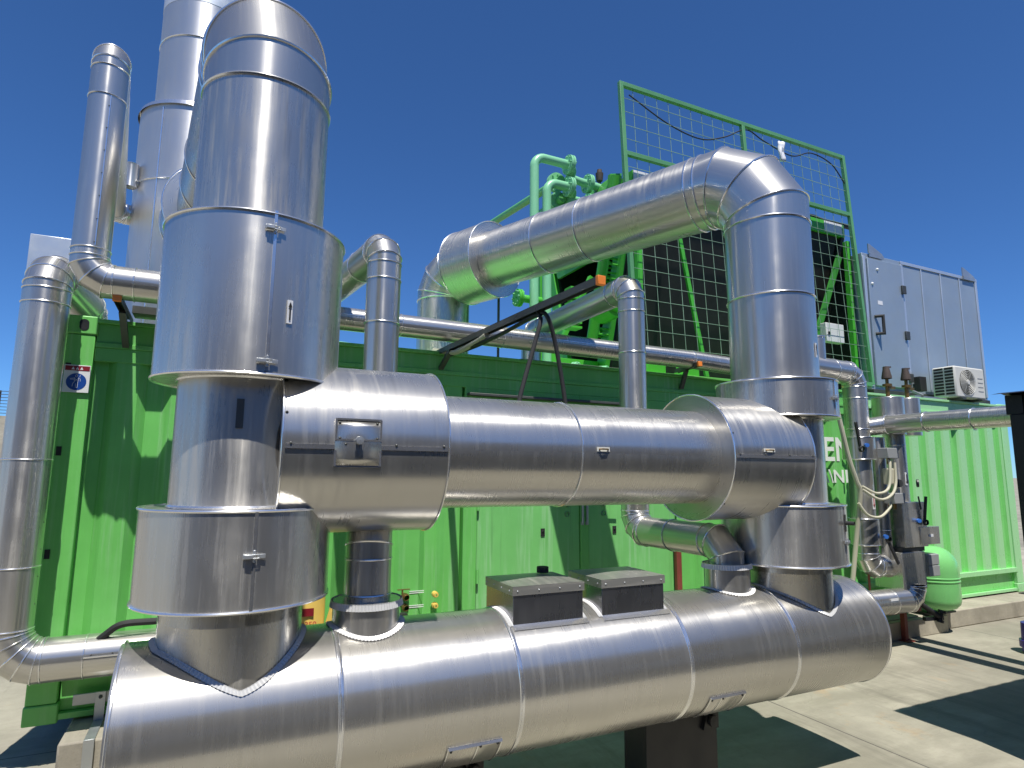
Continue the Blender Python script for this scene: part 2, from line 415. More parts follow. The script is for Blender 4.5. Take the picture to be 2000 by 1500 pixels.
shelter(cx, cx + 11, cy - 10.8, cy, 2.29, 'black steel carport with corrugated roof at the right edge', [(cx + .16, cy - .09), (cx + 8.8, cy - .09), (cx + .16, cy - 10.7), (cx + 8.8, cy - 10.7)])
shelter(-12.0, 4.5, -13.5, -5.6, 2.6, 'unseen black steel carport added behind the photographer to darken reflections', [(-11.8, -5.7), (-6.4, -5.7), (-1.2, -5.7), (4.3, -5.7), (-11.8, -13.4), (-3.8, -13.4), (4.3, -13.4)])  # unseen, added to shade the ground that the metal mirrors

# ================================================================== CONTAINER
XL, XR, ZB, ZT = -0.968, 10.33, 0.2, 2.79
YD = 2.44
pl = thing('concrete_plinth', 'low pale concrete plinth under the right part of the green container', 'plinth', (4, -.34, 0))
Box('slab', 'concreteblock', pl, 6.2, 16, -.34, 3.0, 0, .198, .012)
Box('fixing_plate', 'rubber', pl, 10.05, 10.4, -.22, -.05, .198, .21)
bl = thing('concrete_block', 'pale pitted concrete block under the left end of the container', 'concrete block', (-.6, -.2, 0))
Box('block', 'concreteblock', bl, -.72, .9, -.36, .5, 0, .196, .012)
bl = thing('concrete_block', 'grey concrete block beside the plinth below the green pressure vessel', 'concrete block', (6.5, -.4, 0))
Box('block', 'concreteblock', bl, 5.6, 7.78, -.42, -.345, 0, .19, .008)
Box('block', 'concreteblock', bl, 3.6, 6.15, -.25, 2.2, 0, .19, .008)

ct = thing('shipping_container', 'long bright green plant container with corrugated walls and white lettering', 'container', (4.7, 0, ZB))
def corr(name, x0, x1, mat, z0=ZB + .33, z1=ZT - .19, pitch=.345, yf=.014, dep=.05):
    prof = []; x = x0
    while x < x1:
        for dx, y in ((0, yf + dep), (.10, yf + dep), (.155, yf), (.29, yf)):
            if x + dx <= x1: prof.append((x + dx, y))
        x += pitch
    prof.append((x1, yf + dep))
    rows = [[V((px, py, z0)), V((px, py, z1))] for px, py in prof]
    us = [p[0] for p in prof]; b = MB(); b.grid(rows, us, [0, z1 - z0]); return b.build(name, mat, ct, ang=8)
corr('wall_panel', XL + .15, 1.91, 'green')
corr('wall_panel', 4.36, 6.9, 'green')
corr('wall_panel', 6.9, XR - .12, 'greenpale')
# bottom side rail (channel), with fork pockets
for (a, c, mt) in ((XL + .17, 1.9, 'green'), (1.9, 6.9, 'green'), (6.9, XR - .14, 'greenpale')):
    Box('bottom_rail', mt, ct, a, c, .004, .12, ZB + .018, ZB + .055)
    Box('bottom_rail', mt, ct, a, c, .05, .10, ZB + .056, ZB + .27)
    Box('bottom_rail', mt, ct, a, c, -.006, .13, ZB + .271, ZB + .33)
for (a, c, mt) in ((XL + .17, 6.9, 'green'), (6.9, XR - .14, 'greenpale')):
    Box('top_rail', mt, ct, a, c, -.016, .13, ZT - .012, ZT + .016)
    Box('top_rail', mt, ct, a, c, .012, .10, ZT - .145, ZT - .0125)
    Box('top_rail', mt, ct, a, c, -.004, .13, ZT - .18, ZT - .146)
    Box('top_rail', mt, ct, a, c, .006, .05, ZT - .19 - .085, ZT - .1805) if a < 6 else None
Box('roof', 'green', ct, XL + .05, XR - .05, .131, YD, ZT - .03, ZT + .008)
Box('end_wall', 'green', ct, XL + .03, XL + .08, .16, YD, ZB + .05, ZT - .031)
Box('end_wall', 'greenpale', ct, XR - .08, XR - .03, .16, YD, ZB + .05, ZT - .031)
Box('back_wall', 'green', ct, XL + .1, XR - .1, YD - .05, YD - .01, ZB + .05, ZT - .031)
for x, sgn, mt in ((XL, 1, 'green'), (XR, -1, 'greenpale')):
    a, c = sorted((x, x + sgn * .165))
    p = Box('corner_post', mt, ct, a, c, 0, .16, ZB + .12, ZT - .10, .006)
    a, c = sorted((x - sgn * .006, x + sgn * .178))
    for z0, z1 in ((ZB, ZB + .118), (ZT - .098, ZT + .03)):
        k = Box('corner_casting', mt, p, a, c, -.008, .17, z0, z1, .008)
        if z0 < 1: continue
        mx = (a + c) / 2 + sgn * .01; zc = (z0 + z1) / 2
        b = MB(); hp = []
        for i in range(24):
            t = 2 * pi * i / 24; hp.append((mx + .028 * cos(t), -.0105, zc + .028 * sin(t) * 1.0 + (.012 if sin(t) > 0 else -.012)))
        b.prism(hp, (0, .002, 0)); b.build('lifting_hole', 'black', k)
b = MB(); b.bar((XL + .04, -.0095, ZB + .13), (XL + .15, -.0095, ZB + .137), .012, .001, (0, 1, 0)); b.build('rust_streak', 'stain', ct) if False else b.bm.free()
for z in (2.46, 1.90, 1.24):   # lashing slots of the left post
    b = MB(); b.box(XL + .015, XL + .045, -.0035, -.0015, z - .03, z + .03); b.build('lashing_slot', 'black', ct)
# door bay
Box('door_frame', 'green', ct, 1.912, 2.035, -.004, .09, ZB + .331, ZT - .2755)
Box('door_frame', 'green', ct, 4.19, 4.33, -.004, .09, ZB + .331, ZT - .2755)
Box('door_frame', 'green', ct, 3.072, 3.156, 0.0, .06, ZB + .35, ZT - .2765)
Box('header_panel', 'green', ct, 2.036, 4.189, .004, .06, 2.36, ZT - .2765)
Box('rain_gutter', 'darksteel', ct, 1.925, 3.56, -.075, -.0045, 2.44, 2.462)
for x0, x1, hx, hs in ((2.042, 3.066, 2.93, -1), (3.162, 4.184, 3.33, 1)):
    d = Box('door', 'greendoor', ct, x0, x1, .012, .05, ZB + .35, 2.353, .004)
    b = MB(); b.lathe([(0, .024), (.012, .024)], (hx, .012, 1.50), (0, -1, 0), 20); b.lathe([(0, .022), (.012, .022)], (hx, .012, 1.41), (0, -1, 0), 20)
    b.tube([(hx, .005, 1.50), (hx, -.055, 1.50), (hx + .13 * (1 if hs > 0 else -1), -.058, 1.50)], .009, 10); b.build('door_handle', 'galv', d)
    b = MB(); px = hx - .25 if hs < 0 else hx + .12
    b.box(px - .02, px + .02, .006, .012, 1.22, 1.29); b.lathe([(0, .009), (.008, .006)], (px, .006, 1.262), (0, -1, 0), 12); b.build('latch', 'rubber', d)
for x in (3.085, 3.135):
    b = MB(); b.lathe([(0, .011), (.52, .011)], (x, -.016, 1.32), (0, 0, 1), 12); b.box(x - .014, x + .014, -.012, .0, 1.31, 1.34); b.build('lock_bar', 'galv', ct)
for x, z in ((2.045, 1.46), (2.045, .86), (4.187, .75), (4.187, 1.4)):
    b = MB(); b.lathe([(0, .013), (.11, .013)], (x, -.012, z), (0, 0, 1), 12); b.build('hinge', 'green', ct)
# wiring and couplings in the wall
b = MB()
for z in (.80, .72): b.lathe([(0, .028), (.05, .028), (.052, .02), (.075, .02)], (1.43, .014, z), (0, -1, 0), 14)
b.bar((1.40, -.03, .80), (1.40, -.03, .86), .012, .012); b.bar((1.36, -.03, .86), (1.46, -.03, .86), .02, .006)
b.build('drain_coupling', 'brass', ct)
for z in (.80, .715):
    b = MB(); b.lathe([(0, .024), (.035, .024), (.036, .019), (.055, .019), (.056, .007)], (1.679, .014, z), (0, -1, 0), 16); b.build('yellow_plug', 'yellow', ct)
for z in (.83, .72):
    b = MB()
    for k in range(2): b.box(1.47, 1.59, .010, .012, z - .014 * k, z - .014 * k + .006)
    b.build('small_lettering', 'whiteletter', ct)

def text_mesh(txt, size, xform, name, mat, par, ext=.0):
    cu = bpy.data.curves.new(name, 'FONT'); cu.body = txt; cu.size = size; cu.extrude = ext; cu.offset = size * .018
    o = bpy.data.objects.new('tmp', cu); COL.objects.link(o)
    dg = bpy.context.evaluated_depsgraph_get(); me = bpy.data.meshes.new_from_object(o.evaluated_get(dg))
    bpy.data.objects.remove(o); me.transform(xform); me.materials.clear(); me.materials.append(M[mat])
    q = bpy.data.objects.new(name, me); COL.objects.link(q); q.parent = par
    if par.type == 'EMPTY': q.matrix_parent_inverse = Matrix.Translation(-par.location)
    return q
def wall_x(x, y, z, sx=1): return Matrix.Translation((x, y, z)) @ Matrix.Rotation(pi / 2, 4, 'X') @ Matrix.Diagonal((sx, 1, 1, 1))
text_mesh('ENERGY', .39, wall_x(6.40, .009, 1.955, 1.05), 'lettering', 'whiteletter', ct, .001)
text_mesh('\\\\NICAL', .21, wall_x(6.40, .009, 1.70, 1.25), 'lettering', 'whiteletter', ct, .001)

# steel things under the container's left end
b = MB(); b.box(-.715, .35, -.03, -.012, .30, .366); st = b.build('mounting_bar', 'galv', None, .003); tag(st, 'grey steel bar bolted across the container base behind the left end of the tank', 'bar')
b = MB(); b.box(-.59, -.535, -.06, -.045, .205, .375); b.box(-.59, -.535, -.375, -.0455, .197, .205); b.box(-.59, -.535, -.385, -.3755, 0.0, .205)
st = b.build('grounding_strap', 'galv', None, .001); tag(st, 'flat grey metal strap bent down over the left concrete block', 'strap')
screws(st, [V((-.562, -.062, .345))], [V((0, -1, 0))], .012)

# safety sign on the corner post
sg = thing('safety_sign', 'white warning sign with blue harness pictogram on the left corner post', 'sign', (-.88, -.01, 2.38))
sx0, sx1, sz0, sz1 = -.955, -.808, 2.29, 2.475
Box('sign_plate', 'signwhite', sg, sx0, sx1, -.018, -.010, sz0, sz1, .001)
Box('red_band', 'signred', sg, sx0 + .005, sx1 - .004, -.0195, -.0182, sz1 - .038, sz1 - .006, 0)
b = MB()
for k in (-1, 0, 1):
    c = (sx0 + sx1) / 2 + k * .024; b.prism([(c - .009, -.0205, sz1 - .031), (c + .009, -.0205, sz1 - .031), (c, -.0205, sz1 - .012)], (0, .0008, 0))
b.build('warning_triangles', 'signwhite', sg)
scx, scz = (sx0 + sx1) / 2, sz0 + .072
b = MB(); b.lathe([(0, .057), (.0012, .057), (.0012, .001)], (scx, -.0182, scz), (0, -1, 0), 40); b.build('blue_disc', 'signblue', sg)
b = MB()
for l in ([(-.004, .030), (.004, .034), (.007, .041), (.003, .047), (-.003, .047), (-.007, .041), (-.004, .030)],
          [(-.012, .028), (-.010, -.002), (-.018, -.012), (-.020, -.034)], [(.012, .028), (.010, -.004), (.009, -.040), (-.001, -.040), (-.002, -.012)],
          [(-.012, .024), (-.036, .019)], [(-.012, .016), (-.034, .014)], [(.012, .026), (.022, .018), (.022, .002)], [(.018, .030), (.020, .046)], [(-.008, .02), (.008, .006)], [(.008, .02), (-.008, .006)]):
    for p, q in zip(l, l[1:]): b.bar((scx + p[0], -.0200, scz + p[1]), (scx + q[0], -.0200, scz + q[1]), .0018, .0022, (0, -1, 0))
b.build('harness_figure', 'signwhite', sg)

# ================================================================== BIG TANK (silencer)
TY, TZ, TR = -2.07, .793, .324
X0, X1 = -.268, 3.80
tk = thing('silencer_tank', 'large horizontal aluminium clad cylinder lying across the foreground', 'tank', (1.75, TY, 0))
cuts = [X0, .505, 1.285, 2.245, 3.01, X1]
for a, c in zip(cuts, cuts[1:]):
    b = MB(); b.tube([(a, TY, TZ), (c, TY, TZ)], TR, 128, cap=False, u0=a); b.build('shell_section', 'alu_t', tk, ang=60)
for x, s in ((X0, -1), (X1, 1)):
    b = MB(); b.lathe([(0, TR), (s * .012, TR - .004), (s * .02, TR * .6), (s * .022, .001)], (x, TY, TZ), (1, 0, 0), 96); b.build('end_cap', 'alu_p', tk)
    lp = [V((x, TY + (TR + .001) * cos(2 * pi * k / 96), TZ + (TR + .001) * sin(2 * pi * k / 96))) for k in range(96)]
    b = MB(); b.tube(lp, .005, 6, closed=True); b.build('rim', 'trim', tk)
for x in cuts[1:-1]:
    b = MB(); b.lathe([(-.012, TR), (-.009, TR + .004), (-.006, TR + .0045), (-.002, TR + .0015), (.002, TR + .0015), (.006, TR + .0045), (.009, TR + .004), (.012, TR)], (x, TY, TZ), (1, 0, 0), 128)
    b.build('seam_band', 'trim', tk)
b = MB(); b.lathe([(-.006, TR + .0008), (.006, TR + .0008)], (1.135, TY, TZ), (1, 0, 0), 128, a0=R(120), a1=R(262)); 
M['stain'] = paint('rust_stain', (.42, .27, .10), .6, .3); b.build('rust_line', 'stain', tk)
def on_tank(x, deg, h=0): a = R(deg); return V((x, TY - (TR + h) * cos(a), TZ + (TR + h) * sin(a)))   # deg above the front line
def curved_plate(x0, x1, d0, d1, h, mat, name, par, cy=TY, cz=TZ, cr=TR):
    b = MB(); rows = []
    for x in (x0, x1): rows.append([V((x, cy - (cr + h) * cos(R(d0 + (d1 - d0) * i / 8)), cz + (cr + h) * sin(R(d0 + (d1 - d0) * i / 8)))) for i in range(9)])
    b.grid(rows, [0, x1 - x0], [cr * R(d1 - d0) * i / 8 for i in range(9)]); o = b.build(name, mat, par)
    sm = o.modifiers.new('s', 'SOLIDIFY'); sm.thickness = h * .9; return o
for x0, x1, xs in ((.955, 1.20, 1.09), (2.385, 2.625, 2.46)):
    p = curved_plate(x0, x1, -62, -28, .005, 'alu_t', 'access_patch', tk)
    b = MB(); b.bar(on_tank(x0, -28, .008), on_tank(x1, -28, .008), .012, .008, (0, -1, .5)); 
    for xx in (x0, xs, x1): 
        for k in range(8): b.bar(on_tank(xx, -28 - k * 4.2, .006), on_tank(xx, -32.4 - k * 4.2, .006), .006, .005, (0, -1, 0))
    b.build('edge_trim', 'trim', p)
    screws(p, [on_tank(x, -31, .006) for x in (x0 + .015, xs + .015, x1 - .015)], [V((0, -1, -.6))] * 3)
for x in (.975, 2.405):                  # legs
    b = MB(); b.box(x - .245, x + .245, TY - .04, TY - .02, 0.02, TZ - TR + .06); b.box(x - .245, x + .245, TY + .14, TY + .16, 0.02, TZ - TR + .03)
    b.box(x + .225, x + .2445, TY - .0195, TY + .1395, 0.02, TZ - TR + .04); b.box(x - .2445, x - .225, TY - .0195, TY + .1395, 0.02, TZ - TR + .04)
    b.box(x - .29, x + .29, TY - .12, TY + .22, 0.004, .0195); lg = b.build('support_leg', 'black', tk, .002)
    b = MB(); b.prism([(x + .13, TY - .062, TZ - TR - .09), (x + .24, TY - .062, TZ - TR - .09), (x + .24, TY - .062, TZ - TR + .03), (x + .17, TY - .062, TZ - TR + .03)], (0, .02, 0)); b.lathe([(0, .018), (.004, .032), (.02, .03), (.021, .001)], (x + .19, TY - .064, TZ - TR - .045), (0, -1, 0), 14)
    b.build('lifting_lug', 'black', lg)
# cladding boxes on top
for k, (x0, x1, yb) in enumerate(((1.308, 1.692, -1.92), (1.805, 2.195, -1.92))):
    yf = -2.24; zt = 1.245
    bx = MB(); bx.box(x0, x1, yf, yb, TZ + .2, zt); bo = bx.build('cladding_box', 'alu_b', tk, .002)
    b = MB(); g = 6; rows = []
    lid = MB(); rows = []
    for i in range(g + 1):
        y = yf - .006 + (yb - yf + .012) * i / g
        rows.append([V((x0 - .006 + (x1 - x0 + .012) * j / g, y, zt + .004 + .014 * sin(pi * i / g) * sin(pi * j / g))) for j in range(g + 1)])
    lid.grid(rows, [i * .1 for i in range(g + 1)], [i * .06 for i in range(g + 1)])
    lid.box(x0 - .006, x1 + .006, yf - .006, yf - .001, zt - .038, zt + .003); lid.box(x0 - .006, x0 - .001, yf - .0005, yb, zt - .038, zt + .003)
    lid.box(x1 + .001, x1 + .006, yf - .0005, yb, zt - .038, zt + .003)
    lo = lid.build('lid', 'lid', bo, ang=25)
    screws(bo, [V((x0 + .02 + (x1 - x0 - .04) * i / 3, yf - .006, zt - .018)) for i in range(4)] + [V((x0 - .006, yf + .03 + i * .09, zt - .018)) for i in range(4)], [V((0, -1, 0))] * 4 + [V((-1, 0, 0))] * 4, .0045, mat='galv')
    # base flashing, front fold
    b = MB(); zf = TZ + math.sqrt(max(TR ** 2 - (yf - TY) ** 2, 0)); b.bar((x0 - .004, yf - .012, zf - .004), (x1 + .02, yf - .012, zf - .004), .034, .004, (0, -.56, .83)); b.build('base_flashing', 'trim', bo)
    for xe, sg_ in ((x0, -1), (x1, 1)):
        def lp(s, xe=xe): a = R(58 + 50 * s); return on_tank(xe, math.degrees(a))
        def ow(s, nn=False, sg_=sg_): a = R(58 + 50 * s); return V((0, -cos(a), sin(a))) if nn else V((sg_, 0, 0))
        crimp_strip(bo, lp, ow, .022, 45)
b = MB(); b.lathe([(0, .032), (.028, .032), (.03, .028), (.03, .001)], (1.60, -1.99, 1.262), (0, 0, 1), 20); b.build('rubber_cap', 'rubber', tk)

def saddle(par, x, y, r, z1, mat, seg=96, strip=.032, oval=1.0, vee=False):
    """vertical pipe stub cut to sit on the tank"""
    b = MB(); rows = [[], [], []]
    def foot(a):
        px, py = x + r * oval * cos(a), y + r * sin(a)
        if vee and sin(a) < 0:
            dx = abs(px - x - .044); py = y - min(y - py, .272 - .20 * dx - 1.3 * dx * dx)
        return px, py
    for k in range(seg):
        a = 2 * pi * k / seg; px, py = foot(a)
        dy = min(abs(py - TY), TR - .0005); z = TZ + math.sqrt(TR ** 2 - dy * dy)
        rows[0].append(V((px, py, z - .01))); cx_, cy_ = x + r * oval * cos(a), y + r * sin(a); rows[1].append(V(((px + cx_) / 2, (py + cy_) / 2, (z + z1) / 2))); rows[2].append(V((cx_, cy_, z1)))
    b.grid(rows, [0, (z1 - TZ) / 2, z1 - TZ], [2 * pi * r * k / seg for k in range(seg + 1)], True); b.face([b.bm.verts.new(p) for p in rows[2]])
    o = b.build('stub', mat, par, ang=40)
    def pt(a):
        px, py = foot(a); dy = min(abs(py - TY), TR - .0005)
        return V((px, py, TZ + math.sqrt(TR ** 2 - dy * dy)))
    def lp(s): return pt(2 * pi * s)
    def ow(s, nn=False):
        a = 2 * pi * s; p = pt(a); n = V((0, p.y - TY, p.z - TZ)).normalized(); d = V((cos(a), sin(a), 0)); t = (d - n * d.dot(n)).normalized()
        return n if nn else t
    crimp_strip(o, lp, ow, strip, int(2 * pi * r / .0125)); return o

# ================================================================== BIG COLUMNS
PR, DR = .272, .370
CROSS_Z = 1.883
def column(x, top_az, name_lbl, drums, rings, endt, mats, zrun=3.84, drumt=None):
    c = thing('exhaust_duct', name_lbl, 'duct', (x, TY, 1.1))
    dout = V((sin(R(top_az)), cos(R(top_az)), 0)); corner = V((x, TY, zrun))
    eb = elbow(corner, (0, 0, 1), dout, .40, 3)
    pts = [V((x, TY, 1.2))] + [V((x, TY, z)) for z in rings] + eb
    n0 = len(pts)
    ts = [.47, 1.45, 1.92, endt - .30]
    c2 = corner + dout * endt
    pts += [corner + dout * t for t in ts[:3]]
    eb2 = elbow(c2, dout, (0, 0, -1), .30, 3); pts += eb2 + [c2 - V((0, 0, zrun - 2.80))]
    nb = len(rings); br = list(range(1, nb + 2)) + [nb + 5] + [n0, n0 + 1, n0 + 2, n0 + 3, n0 + 7]
    br = [i for i in sorted(set(br)) if 0 < i < len(pts) - 1]
    seams = list(range(1, nb + 6)) + [n0, n0 + 1, n0 + 2] + list(range(n0 + 3, n0 + 8))
    duct(c, pts, PR, mats, br, [i for i in seams if i < len(pts) - 1], .007, seg=96)
    for z0, z1 in drums:
        d = drum(c, (x, TY, z0), (0, 0, 1), z1 - z0, DR, PR - .01, mats[0])
    if drumt:
        a, h = drumt; d = drum(c, corner + dout * a, dout, h, DR, PR - .01, 'alu_h'); 
    saddle(c, x, TY, PR, 1.24, 'alu_v', strip=.022, vee=True)
    return c
LC = column(.105, -6, 'tall left aluminium exhaust duct rising from the tank and bending backwards', [(1.272, 1.632), (2.150, 2.797)], [1.64, 2.15, 2.80], 3.2, ['alu_v', 'alu_v2', 'alu_v', 'alu_v2', 'alu_v'], drumt=(2.35, .45))
RC = column(3.295, -22, 'right aluminium exhaust duct rising from the tank and sloping back over the roof', [(1.25, 1.60), (2.14, 2.365)], [1.61, 2.13, 2.37, 2.93], 3.34, ['alu_v', 'alu_v', 'alu_s', 'alu_s', 'alu_s', 'alu_s', 'alu_h', 'alu_h2', 'alu_h2', 'alu_h', 'alu_h'], drumt=(2.58, .42))
def drumseam(par, x, deg, z0, z1, latches, r=DR):
    a = R(deg); n = V((sin(a), -cos(a), 0)); p = V((x, TY, 0)) + n * (r + .003)
    b = MB(); b.bar(p + V((0, 0, z0)), p + V((0, 0, z1)), .012, .006, n); o = b.build('seam_strip', 'trim', par)
    for z in latches: latch(par, p + V((0, 0, z)), n, V((cos(a), sin(a), 0)))
drumseam(LC, .105, 7, 2.16, 2.81, (2.735, 2.20)); drumseam(LC, .105, 7, 1.275, 1.63, (1.47,)); drumseam(RC, 3.295, 20, 1.255, 1.595, (1.39,)); drumseam(RC, 3.295, 16, 2.145, 2.36, (2.25,))
# slot in right lower drum
b = MB(); a = R(20); n = V((sin(a), -cos(a), 0)); p = V((3.295, TY, 1.50)) + n * (DR + .004)
b.bar(p - V((0, 0, .05)), p + V((0, 0, .05)), .02, .004, n); b.lathe([(0, .012), (.05, .012)], p, n, 10); b.build('probe', 'rubber', RC)
def plate_on(par, x, y, r, deg, z0, z1, wd, mat, name, h=.004):
    a = R(deg); n = V((sin(a), -cos(a), 0)); p = V((x, y, 0)) + n * (r + h); b = MB(); b.bar(p + V((0, 0, z0)), p + V((0, 0, z1)), wd, .003, n); return b.build(name, mat, par)
def arrow_label(par, x, y, r, deg, z0, z1, wd, up=True, rim='signwhite', body='rubber'):
    o = plate_on(par, x, y, r, deg, z0, z1, wd, rim, 'flow_arrow_sticker'); a = R(deg); n = V((sin(a), -cos(a), 0)); t = V((cos(a), sin(a), 0)); p = V((x, y, 0)) + n * (r + .008)
    m = (z1 - z0); b = MB(); b.bar(p + V((0, 0, z0 + m * .15)), p + V((0, 0, z1 - m * .15)), wd * .28, .002, n)
    z = z1 - m * .08 if up else z0 + m * .08; s = -1 if up else 1
    b.prism([p + V((0, 0, z)), p + t * wd * .36 + V((0, 0, z + s * m * .22)), p - t * wd * .36 + V((0, 0, z + s * m * .22))], n * .001)
    b.build('arrow', body, o); return o
arrow_label(LC, .105, TY, DR, 18.5, 2.36, 2.455, .022)
plate_on(LC, .105, TY, PR, -7, 1.945, 2.06, .027, 'darksteel', 'residue_strip')
arrow_label(RC, 3.295, TY, PR, 17, 2.52, 2.61, .018)
# vertical joint strips on the left pillar beside the cross duct
b = MB(); a = R(33); n = V((sin(a), -cos(a), 0)); p = V((.105, TY, 0)) + n * (PR + .006); b.bar(p + V((0, 0, 1.64)), p + V((0, 0, 2.15)), .05, .014, n); b.build('joint_cover', 'alu_p', LC, .002)

# cross duct
cd_ = thing('cross_duct', 'straight horizontal aluminium duct joining the two tall exhaust ducts', 'duct', (1.7, TY, CROSS_Z - .3))
cp = [V((.60, TY, CROSS_Z)), V((1.638, TY, CROSS_Z)), V((2.60, TY, CROSS_Z))]
duct(cd_, cp, PR, ['alu_h', 'alu_h'], [1], [1], .006, seg=112)
for x0, x1 in ((.225, .905), (2.545, 3.175)):
    r_in = PR - .01; d = drum(cd_, (x0, TY, CROSS_Z), (1, 0, 0), x1 - x0, DR, r_in, 'alu_h2', lip=.005)
    zz = CROSS_Z + (-.005 if x0 < 1 else .0)
    yy = TY - DR - .004
    b = MB(); b.bar((x0 + .01, yy, zz), (x1 - .01, yy, zz), .006, .018, (0, 0, 1)); b.build('seam_strip', 'trim', d)
    screws(d, [V((x0 + .03 + (x1 - x0 - .06) * i / 3, yy - .003, zz + .012)) for i in range(4)], [V((0, -1, 0))] * 4)
    for i in range(3): screws(d, [V((x0 + .012, TY - DR * cos(R(a)), CROSS_Z + DR * sin(R(a)))) for a in (-45, 20, 45)], [V((0, -1, .3))] * 3)
hp = thing('access_hatch', 'small square riveted hatch with central bolt on the left drum of the cross duct', 'hatch', (.51, TY - DR, 1.9))
b = MB(); rows = []
for i in range(7):
    z = 1.806 + .182 * i / 6; yy = TY - math.sqrt(max((DR + .007) ** 2 - (z - CROSS_Z) ** 2, 0)); rows.append([V((x, yy, z)) for x in (.42, .605)])
b.grid([[q[0] for q in rows], [q[1] for q in rows]], [0, .185], [i * .03 for i in range(7)]); o = b.build('hatch_plate', 'alu_h', hp); sm = o.modifiers.new('s', 'SOLIDIFY'); sm.thickness = .005; sm.offset = 0
yy = TY - DR - .008
b = MB()
for x in (.423, .602): b.bar((x, yy + .004, 1.803), (x, yy + .004, 1.99), .008, .010, (0, -1, 0))
for z in (1.803, 1.906, 1.990): b.bar((.42, yy + (.003 if abs(z - 1.9) < .02 else .014), z), (.606, yy + (.003 if abs(z - 1.9) < .02 else .014), z), .008, .010, (0, -1, 0))
b.build('hatch_frame', 'trim', hp)
screws(hp, [V((x, yy + (.002 if z == 1.914 else .010), z)) for x in (.437, .588) for z in (1.818, 1.914, 1.976)], [V((0, -1, 0))] * 6)
b = MB(); b.lathe([(0, .012), (.02, .012), (.021, .017), (.032, .015), (.033, .001)], (.512, yy, 1.905), (0, -1, 0), 16); b.build('bolt', 'galv', hp)
# small handle plates on ducts
def handle_plate(par, p, n, al, wd=.075, ht=.022, name='spring_handle'):
    p, n, al = V(p), V(n).normalized(), V(al).normalized(); b = MB(); b.bar(p - al * wd / 2, p + al * wd / 2, ht, .004, n); o = b.build(name + '_plate', 'white', par)
    b = MB(); b.tube([p - al * wd * .38 + n * .004, p - al * wd * .2 + n * .014, p + al * wd * .25 + n * .012, p + al * wd * .38 + n * .003], .004, 8); b.build(name, 'brass', o)
aa = R(4); handle_plate(cd_, V((1.755, TY - (PR + .003) * cos(aa), CROSS_Z + (PR + .003) * sin(aa))), (0, -1, .07), (1, 0, 0))
handle_plate(cd_, V((2.80, TY - (DR + .003), CROSS_Z + .035)), (0, -1, .08), (1, 0, 0), .085, .02)

# ================================================================== SMALL PIPES
def insul_pipe(label, pts_spec, r, mat, rings, loc, name='insulated_pipe', rb=.0045, group=None, seg=56):
    """pts_spec: list of ('p', point) or ('e', corner, radius, gores)"""
    t = thing(name, label, 'pipe', loc, group); pts = []; br = []; seams = []
    C_ = [V(s[1]) for s in pts_spec]
    for i, s in enumerate(pts_spec):
        if s[0] == 'p': pts.append(V(s[1])); 
        else:
            e = elbow(s[1], C_[i] - C_[i - 1], C_[i + 1] - C_[i], s[2], s[3]); a = len(pts); pts += e
            br += [a, a + len(e) - 1]; seams += list(range(a, a + len(e)))
        if s[0] == 'p' and len(s) > 2: br.append(len(pts) - 1); seams.append(len(pts) - 1)
    br = sorted(set(i for i in br if 0 < i < len(pts) - 1))
    duct(t, pts, r, mat, br, sorted(set(i for i in seams if 0 < i < len(pts) - 1)), rb, seg=seg)
    return t
# P1: left small pipe
x1, y1 = .865, -1.27
d = V((sin(R(-7)), cos(R(-7)), 0))
P1 = insul_pipe('slim aluminium pipe dropping behind the left drum of the cross duct', [('p', V((x1, y1, 3.17)) + d * 2.2), ('p', V((x1, y1, 3.17)) + d * .42, 1), ('e', (x1, y1, 3.17), .11, 3), ('p', (x1, y1, 2.955), 1), ('p', (x1, y1, 2.68), 1), ('p', (x1, y1, 2.1), 1), ('e', (x1, y1, 1.66), .15, 4), ('e', (.657, TY, 1.60), .22, 3), ('p', (.657, TY, 1.24), 1), ('p', (.657, TY, 1.16))], .104, ['alu_s', 'alu_s', 'alu_s', 'alu_v'], (), (x1, y1, 1.1))
def collar_on_tank(par, x, y, r, z, oval=1.0):
    o = saddle(par, x, y, r, z, 'alu_s', 64, .024, oval)
    def lp(s): a = 2 * pi * s; return V((x + r * oval * cos(a), y + r * sin(a), z + .004))
    def ow(s, nn=False): a = 2 * pi * s; return V((0.3 * cos(a), 0.3 * sin(a), -1)).normalized() if not nn else V((cos(a), sin(a), 0))
    crimp_strip(o, lp, ow, .03, int(2 * pi * r / .0125)); return o
collar_on_tank(P1, .657, TY, .148, 1.215)
# P2: right small pipe
x2, y2 = 2.812, -1.18
d = V((sin(R(1)), cos(R(1)), 0))
P2 = insul_pipe('slim aluminium pipe dropping behind the right end of the cross duct', [('p', V((x2, y2, 3.215)) + d * 1.75 + V((0, 0, -.4))), ('e', V((x2, y2, 3.215)) + d * 1.75, .12, 3), ('p', V((x2, y2, 3.215)) + d * 1.45, 1), ('p', V((x2, y2, 3.215)) + d * .22, 1), ('e', (x2, y2, 3.22), .11, 3), ('p', (x2, y2, 3.01), 1), ('p', (x2, y2, 2.69), 1), ('p', (x2, y2, 1.9), 1), ('e', (x2, y2, 1.375), .14, 3), ('p', (x2, y2 - .42, 1.375), 1), ('e', (x2, TY, 1.375), .14, 2), ('p', (x2, TY, 1.1))], .102, ['alu_s', 'alu_s', 'alu_s', 'alu_s'], (), (x2, y2, 1.1))
collar_on_tank(P2, x2, TY, .120, 1.255, 1.2)
